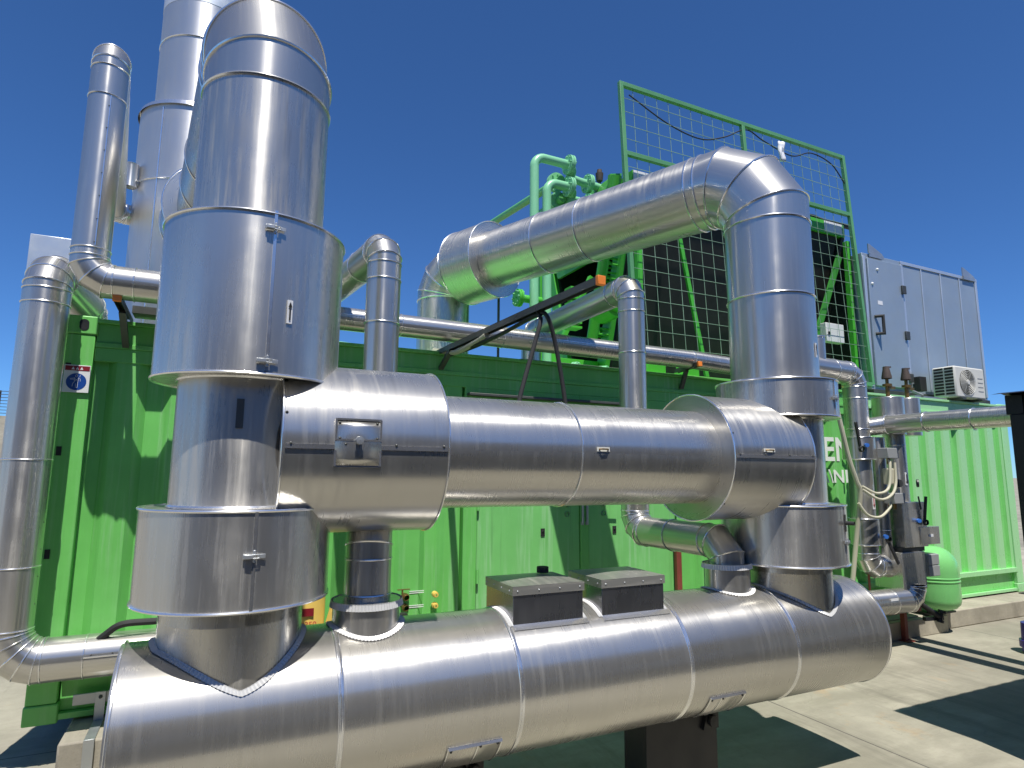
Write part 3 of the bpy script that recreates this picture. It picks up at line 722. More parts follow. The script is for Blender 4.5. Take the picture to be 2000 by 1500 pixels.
# left standing pipe with bottom elbow
xl, yl = -1.05, -.22
zh = .641
PL = insul_pipe('aluminium pipe standing at the left edge in front of the container post', [('p', (-.96, .70, 2.6)), ('e', (-.97, .65, 3.0), .15, 3), ('e', (xl, yl, 3.05), .13, 4), ('p', (xl, yl, 2.82), 1), ('p', (xl, yl, 1.838), 1), ('p', (xl, yl, 1.2), 1), ('e', (xl, yl, zh), .20, 5), ('p', (-.64, yl, zh), 1), ('e', (.45, yl, zh), .15, 3), ('p', (.45, .1, zh))], .129, ['alu_s', 'alu_s', 'alu_s', 'alu_v', 'alu_v', 'alu_v', 'alu_v', 'alu_s', 'alu_s'], (), (xl, yl, zh - .12))
screws(PL, [V((xl + .124, yl - .03, .98 + i * .16)) for i in range(5)], [V((1, -.3, 0))] * 5, .005)
screws(PL, [V((-.6 + i * .11, yl - .125, zh + .035)) for i in range(4)], [V((0, -1, .3))] * 4, .005)
b = MB(); b.bar((-.64, yl - .129, zh + .02), (-.1, yl - .129, zh + .02), .004, .008); b.build('seam_strip', 'trim', PL)
# small stack far left with roof elbow
xs, ys, zs = -.793, -.5, 2.945
SS = insul_pipe('slim aluminium pipe standing on the roof at far left and curving over at the top', [('p', (.5, ys, zs)), ('p', (-.40, ys, zs), 1), ('p', (-.54, ys, zs), 1), ('e', (xs, ys, zs), .14, 3), ('p', (xs, ys, 3.13), 1), ('p', (xs, ys, 4.14), 1), ('e', (xs, ys, 4.47), .13, 3), ('e', (xs - .36, 2.42, 4.47), .13, 6), ('p', (-.80, 2.5, 4.47))], .105, ['alu_s', 'alu_s', 'alu_s', 'alu_s', 'alu_v'], (), (xs, ys, 2.85))
screws(SS, [V((xs + .03, ys - .102, 3.16 + i * .15)) for i in range(7)], [V((.2, -1, 0))] * 7, .005)
b = MB(); b.bar((xs + .035, ys - .102, 3.14), (xs + .035, ys - .102, 4.13), .006, .003, (0, -1, 0)); b.build('seam_strip', 'trim', SS)
b = MB(); b.box(-.58, .25, -.20, -.03, 2.83, 2.85); b.box(-.58, .25, -.205, -.2005, 2.83, 2.88); tr = b.build('cable_tray', 'darksteel'); tag(tr, 'dark steel cable tray on the roof edge under the far left pipe', 'cable tray')
# roof edge pipe
ry = -.17
RP = insul_pipe('long thin aluminium pipe lying along the container roof edge', [('p', (.45, ry, 2.96)), ('p', (1.27, ry, 2.955), 1), ('p', (2.17, ry, 2.95), 1), ('p', (4.29, ry, 2.935), 1), ('p', (5.55, ry, 2.89))], .091, ['alu_h', 'alu_s', 'alu_h', 'alu_h'], (), (2.5, ry, 2.86))
b = MB(); b.bar((.6, ry - .092, 2.975), (1.27, ry - .092, 2.973), .004, .006); b.bar((2.17, ry - .092, 2.967), (4.25, ry - .092, 2.95), .004, .006); b.build('seam_strip', 'trim', RP)
# chimney
CH = thing('chimney', 'wide dull silver chimney behind the left exhaust duct', 'chimney', (-.43, 2.5, 2.8))
b = MB(); b.tube([(-.43, 2.5, 2.8), (-.43, 2.5, 4.76), (-.43, 2.5, 5.6)], .577, 72, cap=False); b.build('lower_jacket', 'stack', CH)
b = MB(); b.tube([(-.43, 2.5, 5.5), (-.43, 2.5, 6.46), (-.43, 2.5, 6.9)], .457, 72, cap=False); b.build('upper_flue', 'stack', CH)
b = MB(); b.tube([(-.43, 2.5, 6.9), (-.43, 2.5, 9.2)], .46, 72); b.build('flue_top', 'stackpale', CH)
b = MB(); b.lathe([(0, .60), (.05, .585), (.06, .46)], (-.43, 2.5, 5.58), (0, 0, 1), 72); b.build('shoulder_ring', 'trim', CH)
for z, r in ((4.76, .577), (6.47, .457)):
    p = [V((-.43, 2.5, z - 1)), V((-.43, 2.5, z)), V((-.43, 2.5, z + 1))]; seam(CH, p, 1, r, .009)
b = MB(); b.bar((-.43 - .32, 2.5 - .485, 2.85), (-.43 - .32, 2.5 - .485, 5.55), .012, .006, (0, -1, 0)); b.build('seam_strip', 'trim', CH)
b = MB(); b.lathe([(0, .06), (.24, .06), (.25, .066), (.25, .001)], (-1.0, 2.2, 4.68), (0, 0, 1), 20); b.lathe([(0, .04), (.2, .04)], (-1.02, 2.25, 4.75), (1, 0, 0), 14); b.build('side_port', 'stack', CH)
# roof cabinet far left behind
rc = thing('roof_cabinet', 'pale grey sheet metal cabinet behind the left standing pipe', 'cabinet', (-1.45, 1.6, 2.8))
Box('body', 'ahutrim', rc, -1.60, -1.27, 1.5, 1.95, 2.82, 3.82, .004); Box('back_flange', 'darksteel', rc, -1.27, -1.18, 1.50, 1.58, 2.82, 3.62)

# ================================================================== CHANNEL ARMS
def arm(tip, base, brace_z, label, group='channel brackets with orange end caps', ln=None, bt=.35):
    t = thing('channel_bracket', label, 'bracket', base, group); tip, base = V(tip), V(base); d = (tip - base).normalized()
    u = d.cross(V((0, 0, 1))).normalized(); b = MB(); h = .042
    b.bar(base + u * .0195, tip + u * .0195, .003, h); b.bar(base - u * .0195, tip - u * .0195, .003, h); b.bar(base + V((0, 0, h / 2)), tip + V((0, 0, h / 2)), .042, .003)
    b.build('channel', 'darksteel', t)
    n = int((tip - base).length / .05); s = MB()
    for i in range(1, n):
        p = base + d * (i * .05); s.bar(p - u * .0215 - d * .013, p - u * .0215 + d * .013, .001, .013)
    s.build('slots', 'black', t)
    b = MB(); b.bar(tip - d * .004, tip + d * .022, .048, .05); b.build('end_cap', 'orange', t, .003)
    b = MB(); p = base + (tip - base) * bt; q = V((base.x, -.005, brace_z)); b.bar(p - V((0, 0, .02)), q, .04, .03); b.build('brace', 'darksteel', t)
    return t
arm((-.625, -.53, 2.842), (-.62, .06, 2.815), 2.63, 'short channel bracket with orange cap under the far left roof pipe', bt=.6)
A2 = arm((1.735, -2.36, 2.772), (1.68, .05, 2.805), 2.66, 'long perforated channel bracket carrying two black cables out from the roof', bt=.12)
arm((4.28, -.30, 2.868), (4.30, .06, 2.85), 2.66, 'short channel bracket with orange cap behind the right exhaust duct', bt=.45)
arm((6.24, -.28, 2.825), (6.26, .06, 2.82), 2.63, 'short channel bracket with orange cap beside the valve pipes', bt=.5)
def cable(pts, r, mat, name, label, cat='cable', par=None, group=None, seg=10):
    P = [V(p) for p in pts]; out = []
    ext = [P[0] * 2 - P[1]] + P + [P[-1] * 2 - P[-2]]
    for i in range(1, len(ext) - 2):
        for k in range(8):
            t = k / 8; a, b_, c, d = ext[i - 1], ext[i], ext[i + 1], ext[i + 2]
            out.append(.5 * ((2 * b_) + (c - a) * t + (2 * a - 5 * b_ + 4 * c - d) * t * t + (3 * b_ - a - 3 * c + d) * t ** 3))
    out.append(P[-1]); b = MB(); b.tube(out, r, seg); o = b.build(name, mat, par)
    if label: tag(o, label, cat, group)
    return o
cable([(1.69, -.1, 2.76), (1.70, -.7, 2.735), (1.71, -1.2, 2.725), (1.72, -1.62, 2.745), (1.72, -1.74, 2.71), (1.67, -1.76, 2.55), (1.56, -1.78, 2.2), (1.50, -1.80, 1.9)], .0135, 'rubber', 'hanging_cable', 'thick black cable hanging from the long bracket, left strand')
cable([(1.715, -.1, 2.757), (1.725, -.7, 2.732), (1.735, -1.25, 2.742), (1.735, -1.66, 2.75), (1.74, -1.78, 2.72), (1.80, -1.78, 2.55), (1.86, -1.79, 2.2), (1.88, -1.80, 1.9)], .0135, 'rubber', 'hanging_cable', 'thick black cable hanging from the long bracket, right strand')
cable([(1.70, .25, 2.86), (1.70, -.05, 2.80), (1.695, -.35, 2.745), (1.70, -.75, 2.75), (1.70, -.95, 2.765)], .022, 'cream', 'corrugated_conduit', 'cream corrugated conduit slung under the inner end of the long bracket', 'conduit')
for y in (-.45, -.85, -1.45, -1.75):
    b = MB(); b.tube([V((1.71 + .03 * cos(2 * pi * k / 16), y, 2.765 + .04 * sin(2 * pi * k / 16))) for k in range(16)], .002, 5, closed=True); b.build('cable_tie', 'black', A2)
b = MB(); b.lathe([(0, .013), (.80, .013)], (2.50, .63, 2.80), (0, 0, 1), 12); rd = b.build('hanger_rod', 'darksteel'); tag(rd, 'thin vertical steel rod between the long bracket and the sloping exhaust duct', 'rod')

# hose, yellow bollard
cable([(-.62, -.26, .70), (-.545, -.28, .77), (-.46, -.3, .828), (-.3, -.3, .832), (-.05, -.3, .825), (.3, -.3, .80)], .021, 'rubber', 'rubber_hose', 'black rubber hose lying above the low left pipe', 'hose')
cable([(1.12, -.35, .66), (1.30, -.25, .70), (1.38, -.16, .69), (1.43, -.10, .64)], .024, 'rubber', 'rubber_hose', 'short thick grey hose below the brass couplings on the wall', 'hose')
yb = thing('yellow_pump', 'yellow painted pump body with bolted flange behind the tank', 'pump', (.7, -.45, 0))
b = MB(); b.lathe([(0, .16), (.35, .15), (.55, .115), (.9, .115), (.98, .10), (.985, .001)], (.63, -.42, 0.02), (0, 0, 1), 32); b.build('body', 'yellow', yb)
b = MB(); b.prism([(.70, -.52, .62), (.80, -.52, .66), (.82, -.52, .72), (.82, -.52, .86), (.80, -.52, .90), (.775, -.52, .905), (.76, -.52, .84), (.73, -.52, .72)], (0, .03, 0)); fl = b.build('flange_plate', 'yellow', yb)
for p in ((.795, -.52, .84), (.80, -.52, .72)): b = MB(); b.lathe([(0, .018), (.015, .018), (.016, .01), (.035, .01)], p, (0, -1, 0), 6); b.build('bolt', 'galv', fl)
b = MB(); b.box(.555, .655, -.544, -.541, .83, .88); b.build('label', 'signred', yb)
text_mesh('4350', .05, wall_x(.575, -.545, .76), 'lettering', 'stickred', yb)
b = MB(); b.lathe([(0, .02), (.75, .02)], (3.99, -.25, 0.4), (0, 0, 1), 10); rdp = MB(); rdp.box(4.14, 4.20, -.05, -.01, .0, 1.25); ro = rdp.build('support_post', 'redsteel', None, .002); tag(ro, 'dark red steel upright against the container beside the right hand door', 'post'); b.bm.free()

# ================================================================== DRY COOLER + MESH SCREEN on the roof
dc = thing('dry_cooler', 'green framed roof cooler with black netted coils behind the mesh screen', 'cooler', (6.3, 1.5, 2.8))
cx0, cx1, cy0, cy1 = 4.12, 7.765, .52, 2.7
ztop, zbot = 5.21, 3.06
b = MB(); b.prism([(cx0 + .12, cy0 + .02, ztop - .12), (cx0 + .12, cy0 + .14, ztop - .12), (cx0 + .12, cy0 + .75, zbot), (cx0 + .12, cy0 + .63, zbot)], (cx1 - cx0 - .24, 0, 0)); b.build('front_coil', 'dark', dc)
b = MB(); b.prism([(cx0 + .12, cy1 - .14, ztop - .12), (cx0 + .12, cy1 - .02, ztop - .12), (cx0 + .12, cy1 - .63, zbot), (cx0 + .12, cy1 - .75, zbot)], (cx1 - cx0 - .24, 0, 0)); b.build('rear_coil', 'dark', dc)
Box('top_beam', 'coolgreen', dc, cx0, cx1, cy0 - .02, cy0 + .1, ztop - .12, ztop + .06)
Box('top_beam', 'coolgreen', dc, cx0, cx1, cy1 - .1, cy1 + .02, ztop - .12, ztop + .06)
Box('fan_deck', 'coolgreen', dc, cx0 + .02, cx1 - .02, cy0 + .101, cy1 - .101, ztop, ztop + .05)
for x in (cx0, cx1 - .06):
    b = MB(); b.prism([(x, cy0 - .01, ztop - .121), (x, cy0 + .17, ztop - .121), (x, cy0 + .79, zbot - .03), (x, cy0 + .60, zbot - .03)], (.06, 0, 0))
    b.prism([(x, cy1 + .01, ztop - .121), (x, cy1 - .17, ztop - .121), (x, cy1 - .79, zbot - .03), (x, cy1 - .60, zbot - .03)], (.06, 0, 0)); b.build('end_plate', 'coolgreen' if x < 6 else 'dark', dc)
    b = MB(); b.prism([(x + .005, cy0 + .18, ztop - .12), (x + .005, cy1 - .18, ztop - .12), (x + .005, cy1 - .45, ztop - .75), (x + .005, cy0 + .45, ztop - .75)], (.04, 0, 0)); b.build('end_sheet', 'steelgreen', dc)
    Box('leg', 'coolgreen', dc, x - .005, x + .06, cy0 - .09, cy0 - .021, 2.86, ztop - .2)
    Box('leg', 'coolgreen', dc, x - .02, x + .08, cy1 + .021, cy1 + .1, 2.86, ztop + .02)
b = MB(); b.bar((cx0 + 1.0, cy0 - .05, zbot - .25), (cx0 + .55, cy0 - .05, zbot + 1.9), .05, .03, (0, 1, 0)); b.build('brace', 'coolgreen', dc)
b = MB(); b.bar((cx1 - .62, cy0 + .25, zbot + .1), (cx1 - .10, cy0 + .02, zbot + 1.75), .09, .03, (0, 1, 0)); b.build('brace', 'steelgreen', dc)  # darker green puts this brace's shade into its colour
Box('netting_cover', 'dark', dc, cx1 + .005, cx1 + .02, cy0 + .02, cy1 - .1, zbot - .2, ztop + .04)
b = MB(); b.tube([(cx0 + .7 + .2 * i, cy0 + .04 + .02 * sin(i * 2.1), ztop + .085 + .018 * sin(i * 1.7)) for i in range(17)], .035, 8); b.build('rolled_netting', 'dark', dc)
for x in (cx0 + .06, cx1 - .42):
    Box('label', 'signwhite', dc, x - (.05 if x < 6 else 0), x + (.55 if x < 6 else .36), cy0 - .026, cy0 - .0205, ztop - .10, ztop + .055, 0)
for fx in (4.68, 5.95, 7.22):
    f = MB(); f.lathe([(0, .50), (.12, .48), (.12, .46), (0, .46)], (fx, 1.17, ztop + .05), (0, 0, 1), 40); fo = f.build('fan_ring', 'black', dc)
    g = MB()
    for r in (.12, .2, .28, .36, .44): g.tube([V((fx + r * cos(2 * pi * k / 32), 1.17 + r * sin(2 * pi * k / 32), ztop + .17 + .04 * (1 - r / .45))) for k in range(32)], .004, 4, closed=True)
    for k in range(6): a = pi * k / 6; g.tube([(fx - .47 * cos(a), 1.17 - .47 * sin(a), ztop + .17), (fx, 1.17, ztop + .215), (fx + .47 * cos(a), 1.17 + .47 * sin(a), ztop + .17)], .004, 4)
    g.build('guard_grille', 'black', fo)
# header bends at the left end
for k in range(11):
    z = ztop - .12 - k * .16; y = cy0 + .10 + k * .043
    for dy in (0, .12): b = MB(); b.tube([(cx0 - .001, y + dy, z), (cx0 - .13, y + dy, z), (cx0 - .13, y + dy, z - .07), (cx0 - .001, y + dy, z - .07)], .014, 8); b.build('coil_bend', 'coolgreen', dc)
b = MB(); b.tube([(cx0 - .20, cy0 + .02, ztop - .05), (cx0 - .20, cy0 + .62, zbot + .1)], .065, 20); b.build('header_pipe', 'coolgreen', dc)
b = MB(); b.prism([(cx0 - .30, cy0 + .05, ztop - .65), (cx0 - .18, cy0 + .05, ztop - .65), (cx0 - .10, cy0 + .05, ztop + .02), (cx0 - .26, cy0 + .05, ztop - .02)], (0, .05, 0)); b.prism([(cx0 - .10, cy0 + .3, ztop - .1), (cx0 - .002, cy0 + .3, ztop - .1), (cx0 - .002, cy0 + .3, ztop + .16), (cx0 - .05, cy0 + .3, ztop + .10)], (0, .9, 0)); b.build('header_bracket', 'steelgreen', dc)
Box('base_beam', 'coolgreen', dc, cx0 - .3, cx1 + .1, cy0 - .1, cy0, 2.80, 2.855)
Box('base_beam', 'darksteel', dc, 2.6, cx1 + .02, .32, .415, 2.80, 2.88)
for x in (4.0, 5.2, 6.4, 7.6): Box('cross_beam', 'coolgreen', dc, x, x + .08, .53, 3.2, 2.80, 2.85)
b = MB()
for x in (3.9, 4.35): b.prism([(x, .05, 2.81), (x + .25, .05, 2.81), (x + .25, .05, 2.90), (x + .05, .05, 2.93)], (0, .12, 0))
b.build('foot_bracket', 'coolgreen', dc)

b = MB(); b.lathe([(0, .001), (0, .16), (.30, .16), (.31, .12), (.40, .12), (.401, .001)], (3.74, .62, 3.58), (0, -1, .05), 28); b.build('pump_motor', 'coolgreen', dc)
b = MB()
for k in range(9): b.box(3.38, 3.52, .66, .80, 3.35 + k * .055, 3.375 + k * .055)
b.build('cooling_fins', 'coolgreen', dc)
Box('side_beam', 'coolgreen', dc, 3.45, 3.53, 1.25, 1.33, 2.86, 3.6)
Box('side_beam', 'coolgreen', dc, 3.531, 4.115, 1.25, 1.33, 3.05, 3.13)
b = MB(); b.bar((3.56, 1.3, 3.2), (4.05, 1.3, 4.2), .06, .05); b.build('side_brace', 'coolgreen', dc)
ms = thing('mesh_screen', 'tall green welded wire mesh screen leaning back on the container roof', 'mesh fence', (5.85, .3, 2.9))
mz0, mz1, my0, my1 = 2.97, 6.26, .26, .45
mx0, mx1 = 3.935, 7.755
def mp(x, z): return V((x, my0 + (my1 - my0) * (z - mz0) / (mz1 - mz0), z))
b = MB()
def fr(p, q, nm): m = MB(); m.bar(p, q, .05, .05, (0, 1, 0)); m.build(nm, 'meshgreen', ms, .002)
fr(mp(mx0, mz0), mp(mx0, mz1 + .025), 'frame_post'); fr(mp(mx1, mz0), mp(mx1, mz1 + .025), 'frame_post'); fr(mp(5.83, mz0 + 2.3), mp(5.83, mz1 - .026), 'frame_post')
for z in (mz1, 5.38, mz0): fr(mp(mx0 + .026, z), mp(mx1 - .026, z), 'frame_rail')
m = MB(); n = 18; WT = .0048
for i in range(1, n + 1): z = mz0 + (mz1 - mz0) * i / (n + 1); m.bar(mp(mx0, z) + V((0, -.004, 0)), mp(mx1, z) + V((0, -.004, 0)), WT, WT, (0, 1, 0))
n = 21
for i in range(1, n + 1): x = mx0 + (mx1 - mx0) * i / (n + 1); m.bar(mp(x, mz0) + V((0, .004, 0)), mp(x, mz1) + V((0, .004, 0)), WT, WT, (0, 1, 0))
M['wire'] = paint('mesh_wire', (.24, .36, .26), .5, .25); m.build('wire_mesh', 'wire', ms)
cable([mp(4.05, 6.15), mp(4.6, 5.93), mp(5.1, 5.86), mp(5.5, 5.99), mp(5.9, 6.2), mp(6.2, 6.12), mp(6.7, 6.03), mp(7.1, 6.17), mp(7.5, 6.1), mp(7.74, 5.85)], .008, 'rubber', 'loose_cable', 'thin black cable draped along the top of the mesh screen')
o = onY(1523, 297, .4); b = MB(); rows = []
for i in range(7):
    rows.append([o + V((-.05 + .1 * j / 3 + .01 * sin(i * 1.3), -.02 + .015 * sin(j * 2 + i), .13 - .045 * i)) for j in range(4)])
b.grid(rows, [i * .04 for i in range(7)], [0, .03, .06, .1]); pb = b.build('plastic_bag', 'signwhite'); sm = pb.modifiers.new('s', 'SOLIDIFY'); sm.thickness = .02
tag(pb, 'scrap of white plastic caught on the mesh screen', 'plastic bag')
# control box behind mesh
cb = thing('control_box', 'pale grey electrical box behind the lower right of the mesh screen', 'electrical box', (8.0, .6, 3.4))
c0 = onY(1613, 632, .33); c1 = onY(1650, 668, .33)
Box('body', 'flapgrey', cb, c0.x, c1.x, .33, .425, c1.z - .02, c0.z + .02, .008); Box('lock', 'rubber', cb, c0.x + .03, c0.x + .06, 0.315, .329, c0.z - .14, c0.z - .10)

# ================================================================== MINT PIPEWORK
mpx = thing('coolant_pipework', 'pale mint green flanged pipes rising behind the sloping exhaust duct', 'pipework', (3.1, 1.0, 2.8))
def gpipe(pts, r, mat='mint', nm='pipe', Rb=.17):
    P = [V(p) for p in pts]; out = [P[0]]
    for i in range(1, len(P) - 1): out += elbow(P[i], P[i] - P[i - 1], P[i + 1] - P[i], Rb, 7)
    out.append(P[-1]); b = MB(); b.tube(out, r, 24); return b.build(nm, mat, mpx)
def flange(c, ax, r=.118, mat='mint'):
    b = MB(); b.lathe([(-.028, .01), (-.028, r), (-.004, r), (-.004, r * .93), (.004, r * .93), (.004, r), (.028, r), (.028, .01)], c, ax, 28)
    d, u, v = frame(ax); c = V(c); o = b.build('flange', mat, mpx)
    for k in range(8):
        m = MB(); p = c + (u * cos(2 * pi * k / 8) + v * sin(2 * pi * k / 8)) * r * .78; m.lathe([(-.045, .001), (-.045, .011), (.045, .011), (.045, .001)], p, d, 6); m.build('bolt', 'mint', o)
yA = 1.0
gpipe([(3.10, yA, 2.8), (3.10, yA, 5.43), (3.66, yA, 5.43), (3.66, yA + .24, 5.30)], .052, Rb=.13)
gpipe([(3.265, yA, 2.8), (3.265, yA, 5.15), (3.66, yA, 5.15), (3.66, yA + .24, 5.02)], .052, Rb=.13)
flange((3.57, yA, 5.43), (1, 0, 0)); flange((3.57, yA, 5.15), (1, 0, 0))
gpipe([(3.66, yA + .15, 5.36), (3.80, yA + .15, 5.34), (4.28, yA + .15, 5.31)], .047, Rb=.08); flange((3.93, yA + .15, 5.335), (1, 0, 0))
gpipe([(3.66, yA + .15, 5.09), (3.80, yA + .15, 5.09), (4.28, yA + .15, 5.06)], .04, Rb=.08); flange((3.93, yA + .15, 5.08), (1, 0, 0))
gpipe([(3.52, yA + .1, 5.28), (3.50, 3.4, 5.52)], .05, 'midmint', Rb=.05); flange((3.515, yA + .22, 5.29), (0, 1, .1))
gpipe([(3.54, yA + .1, 5.05), (3.53, 3.4, 5.12)], .05, 'midmint', Rb=.05); flange((3.54, yA + .22, 5.05), (0, 1, .05))
gpipe([(3.66, yA + .12, 5.5), (3.66, yA + .12, 5.0)], .055, nm='manifold', Rb=.05)
gpipe([(.45, 1.25, 3.05), (2.2, 1.25, 2.98)], .045, Rb=.05)
gpipe([(3.6, .3, 2.84), (3.2, .9, 2.86)], .05, Rb=.05); flange((3.4, .6, 2.87), (-.4, .6, 0), .09)
flange((2.93, 1.05, 3.72), (1, 0, 0), .10, 'coolgreen'); gpipe([(2.93, 1.05, 3.72), (3.3, 1.05, 3.72)], .045, 'coolgreen', Rb=.05)
v = MB(); v.lathe([(0, .018), (.05, .018), (.051, .04), (.09, .045), (.15, .05), (.155, .035), (.20, .03), (.205, .001)], (4.10, yA + .15, 5.36), (0, 0, 1), 16); av = v.build('air_vent_valve', 'rust'); tag(av, 'small brown air vent valve on the upper mint green pipe', 'valve')

# ================================================================== AIR HANDLING UNIT
ah = thing('air_handling_unit', 'tall blue grey sheet metal ventilation cabinet on the right of the roof', 'cabinet', (9.1, .3, 2.85))
ax0, ax1, ay, az0, az1 = 7.80, 10.49, .3, 2.92, 4.815
Box('body', 'ahu', ah, ax0, ax1, ay, ay + 1.7, az0, az1, .005)
Box('base_frame', 'darksteel', ah, ax0, ax1, ay - .03, ay + 1.6, 2.81, az0 - .001)
for x in (ax0 + .0, 8.615, 9.08, 9.545, 10.02, ax1 - .05): Box('panel_trim', 'ahutrim', ah, x, x + (.05 if x in (ax0, 8.615, ax1 - .05) else .018), ay - .012, ay - .001, az0 + .04, az1 - .045)
Box('panel_trim', 'ahutrim', ah, 8.62, ax1, ay - .014, ay - .001, az1 - .044, az1 + .002)
d = Box('door', 'ahu', ah, ax0 + .07, 8.60, ay - .03, ay - .002, az0 + .05, az1 - .07, .006)
for z in (4.38, 3.72, 3.12): Box('hinge', 'darksteel', d, 8.55, 8.64, ay - .055, ay - .0305, z - .06, z + .06, .006)
b = MB(); b.tube([(7.93, ay - .03, 3.92), (8.0, ay - .10, 3.92), (8.0, ay - .10, 3.68), (7.93, ay - .03, 3.68)], .02, 10); b.build('door_handle', 'rubber', d)
for x, z in ((8.06, 4.60), (7.93, 4.38)): b = MB(); b.ball((x, ay - .03, z), .022, (0, -1, 0)); b.build('lock_knob', 'signwhite', d)
Box('label', 'signwhite', d, 8.02, 8.12, ay - .0325, ay - .0303, 4.10, 4.155, 0)
for x in (7.92, 10.12):
    b = MB(); b.prism([(x, ay - .02, az1 + .003), (x + .3, ay - .02, az1 + .003), (x + .3, ay - .02, az1 + .03), (x + .03, ay - .02, az1 + .14), (x, ay - .02, az1 + .14)], (0, .012, 0))
    b.box(x, x + .3, ay - .034, ay - .022, az1 - .05, az1 + .002); b.build('lifting_lug', 'galv', ah)
# split AC unit
ac = thing('air_conditioner', 'white split air conditioner outdoor unit on the roof edge', 'air conditioner', (9.1, -.1, 2.8))
qx0, qx1, qy, qz0, qz1 = 8.93, 9.62, -.12, 2.84, 3.27
qx0 = 8.93
Box('housing', 'white', ac, qx0, qx1, qy, qy + .30, qz0, qz1, .02)
b = MB()
for i in range(9):
    z = qz0 + .04 + i * .043
    for y0, y1 in ((qy + .02, qy + .13), (qy + .15, qy + .27)): b.box(qx0 - .004, qx0 - .001, y0, y1, z, z + .028)
b.build('side_louvres', 'dark', ac)
fcx, fcz = qx0 + .27, (qz0 + qz1) / 2
b = MB(); b.lathe([(0, .175), (.002, .175), (.002, .001)], (fcx, qy - .0005, fcz), (0, -1, 0), 36); b.build('fan_opening', 'dark', ac)
b = MB()
for r in (.04, .062, .084, .106, .128, .150, .172): b.tube([V((fcx + r * cos(2 * pi * k / 36), qy - .012, fcz + r * sin(2 * pi * k / 36))) for k in range(36)], .0036, 5, closed=True)
for k in range(4): a = pi * k / 4 + .2; b.bar((fcx - .17 * cos(a), qy - .008, fcz - .17 * sin(a)), (fcx + .17 * cos(a), qy - .008, fcz + .17 * sin(a)), .005, .005, (0, 1, 0))
b.lathe([(0, .032), (.016, .03), (.017, .001)], (fcx, qy - .004, fcz), (0, -1, 0), 20); b.build('fan_grille', 'white', ac)
b = MB()
for z in (3.12, 3.06, 3.0, 2.94): b.box(qx1 - .17, qx1 - .05, qy - .003, qy - .0005, z, z + .012)
b.build('vent_slots', 'grey', ac)
for x in (qx0 + .08, qx1 - .16): Box('foot', 'darksteel', ac, x, x + .08, qy - .03, qy + .33, 2.807, qz0 - .001)
Box('junction_box', 'rubber', ah, 8.66, 8.80, ay - .12, ay - .035, 2.94, 3.14)
b = MB(); b.bar((8.2, .02, 2.815), (8.9, .02, 2.815), .06, .03); b.bar((8.35, -.02, 2.83), (8.35, .1, 2.90), .05, .03); b.build('roof_bracket', 'galv', ah)

# ================================================================== RIGHT VALVE CLUSTER
yc = -.5
VP = insul_pipe('aluminium valve pipe standing beside the right exhaust duct with black lever', [('p', (5.2, yc, 2.93)), ('p', (5.95, yc, 2.91), 1), ('e', (6.315, yc, 2.90), .16, 3), ('p', (6.315, yc, 2.62), 1), ('p', (6.315, yc, 2.28), 1), ('p', (6.315, yc, 2.19), 1), ('p', (6.315, yc, 1.95), 1), ('p', (6.315, yc, 1.33), 1), ('p', (6.315, yc, 1.05), 1), ('e', (6.315, yc, .83), .14, 3), ('p', (6.55, yc, .83))], .122, ['alu_s', 'alu_s', 'alu_s', 'alu_s', 'alu_v', 'alu_v', 'alu_v', 'alu_s'], (), (6.3, yc, .8))
b = MB(); b.lathe([(0, .085), (.34, .085), (.345, .09), (.36, .088), (.36, .001)], (5.75, yc, 2.9), (0, 0, 1), 28); b.build('branch_cap', 'alu_s', VP)
drum(VP, (6.315, yc, 1.955), (0, 0, 1), .235, .165, .1, 'alu_s', 'valve_box', .003)
drum(VP, (6.315, yc, 1.06), (0, 0, 1), .265, .15, .1, 'alu_s', 'valve_box', .003)
def lever(par, p, q, capc):
    b = MB(); b.bar(p, q, .035, .018, (0, 1, 0)); b.lathe([(0, .035), (.03, .03)], p, (0, -1, 0), 14); o = b.build('valve_lever', 'rubber', par, .004)
    b = MB(); b.lathe([(0, .022), (.035, .022), (.036, .001)], capc, (-.6, -1, 0), 12); b.build('blue_cap', 'blue', o)
lever(VP, (6.13, yc - .15, 2.06), (6.04, yc - .18, 2.34), (6.22, yc - .15, 2.10))
lever(VP, (6.44, yc - .16, 1.12), (6.58, yc - .17, .86), (6.39, yc - .17, 1.15))
arrow_label(VP, 6.315, yc, .122, 0, 1.43, 1.60, .04, False, 'signwhite', 'stickred')
for z, x in ((2.02, 6.50), (1.545, 6.55)):
    bx = Box('sensor_box', 'grey', VP, x - .09, x + .09, yc - .26, yc - .14, z - .055, z + .055, .006)
    b = MB(); b.lathe([(0, .018), (.06, .018)], (x, yc - .2, z - .115), (0, 0, 1), 10); b.build('cable_gland', 'brass', bx)
Box('sensor_box', 'cream', VP, 6.44, 6.53, yc - .24, yc - .16, 1.69, 1.86, .012)
VT = insul_pipe('second slim aluminium pipe right behind the valve pipe', [('p', (6.60, yc - .02, 2.2)), ('p', (6.60, yc - .02, 1.2), 1), ('p', (6.60, yc - .02, .85))], .075, ['alu_s', 'alu_v'], (), (6.6, yc, .85), rb=.003)
arrow_label(VT, 6.60, yc - .02, .075, -5, 1.42, 1.58, .035, False, 'signwhite', 'stickred')
PY = insul_pipe('aluminium pipe leading towards the carport at the right edge', [('p', (6.45, yc + .02, 2.2)), ('e', (6.47, yc + .02, 2.33), .08, 3), ('p', (6.64, yc - .05, 2.335), 1), ('p', (6.64, -1.15, 2.335), 1), ('p', (6.64, -1.6, 2.335), 1), ('p', (6.64, -4.8, 2.335))], .100, ['alu_s', 'alu_h', 'alu_h', 'alu_h'], (), (6.6, -2, 2.2), rb=.004) if False else None
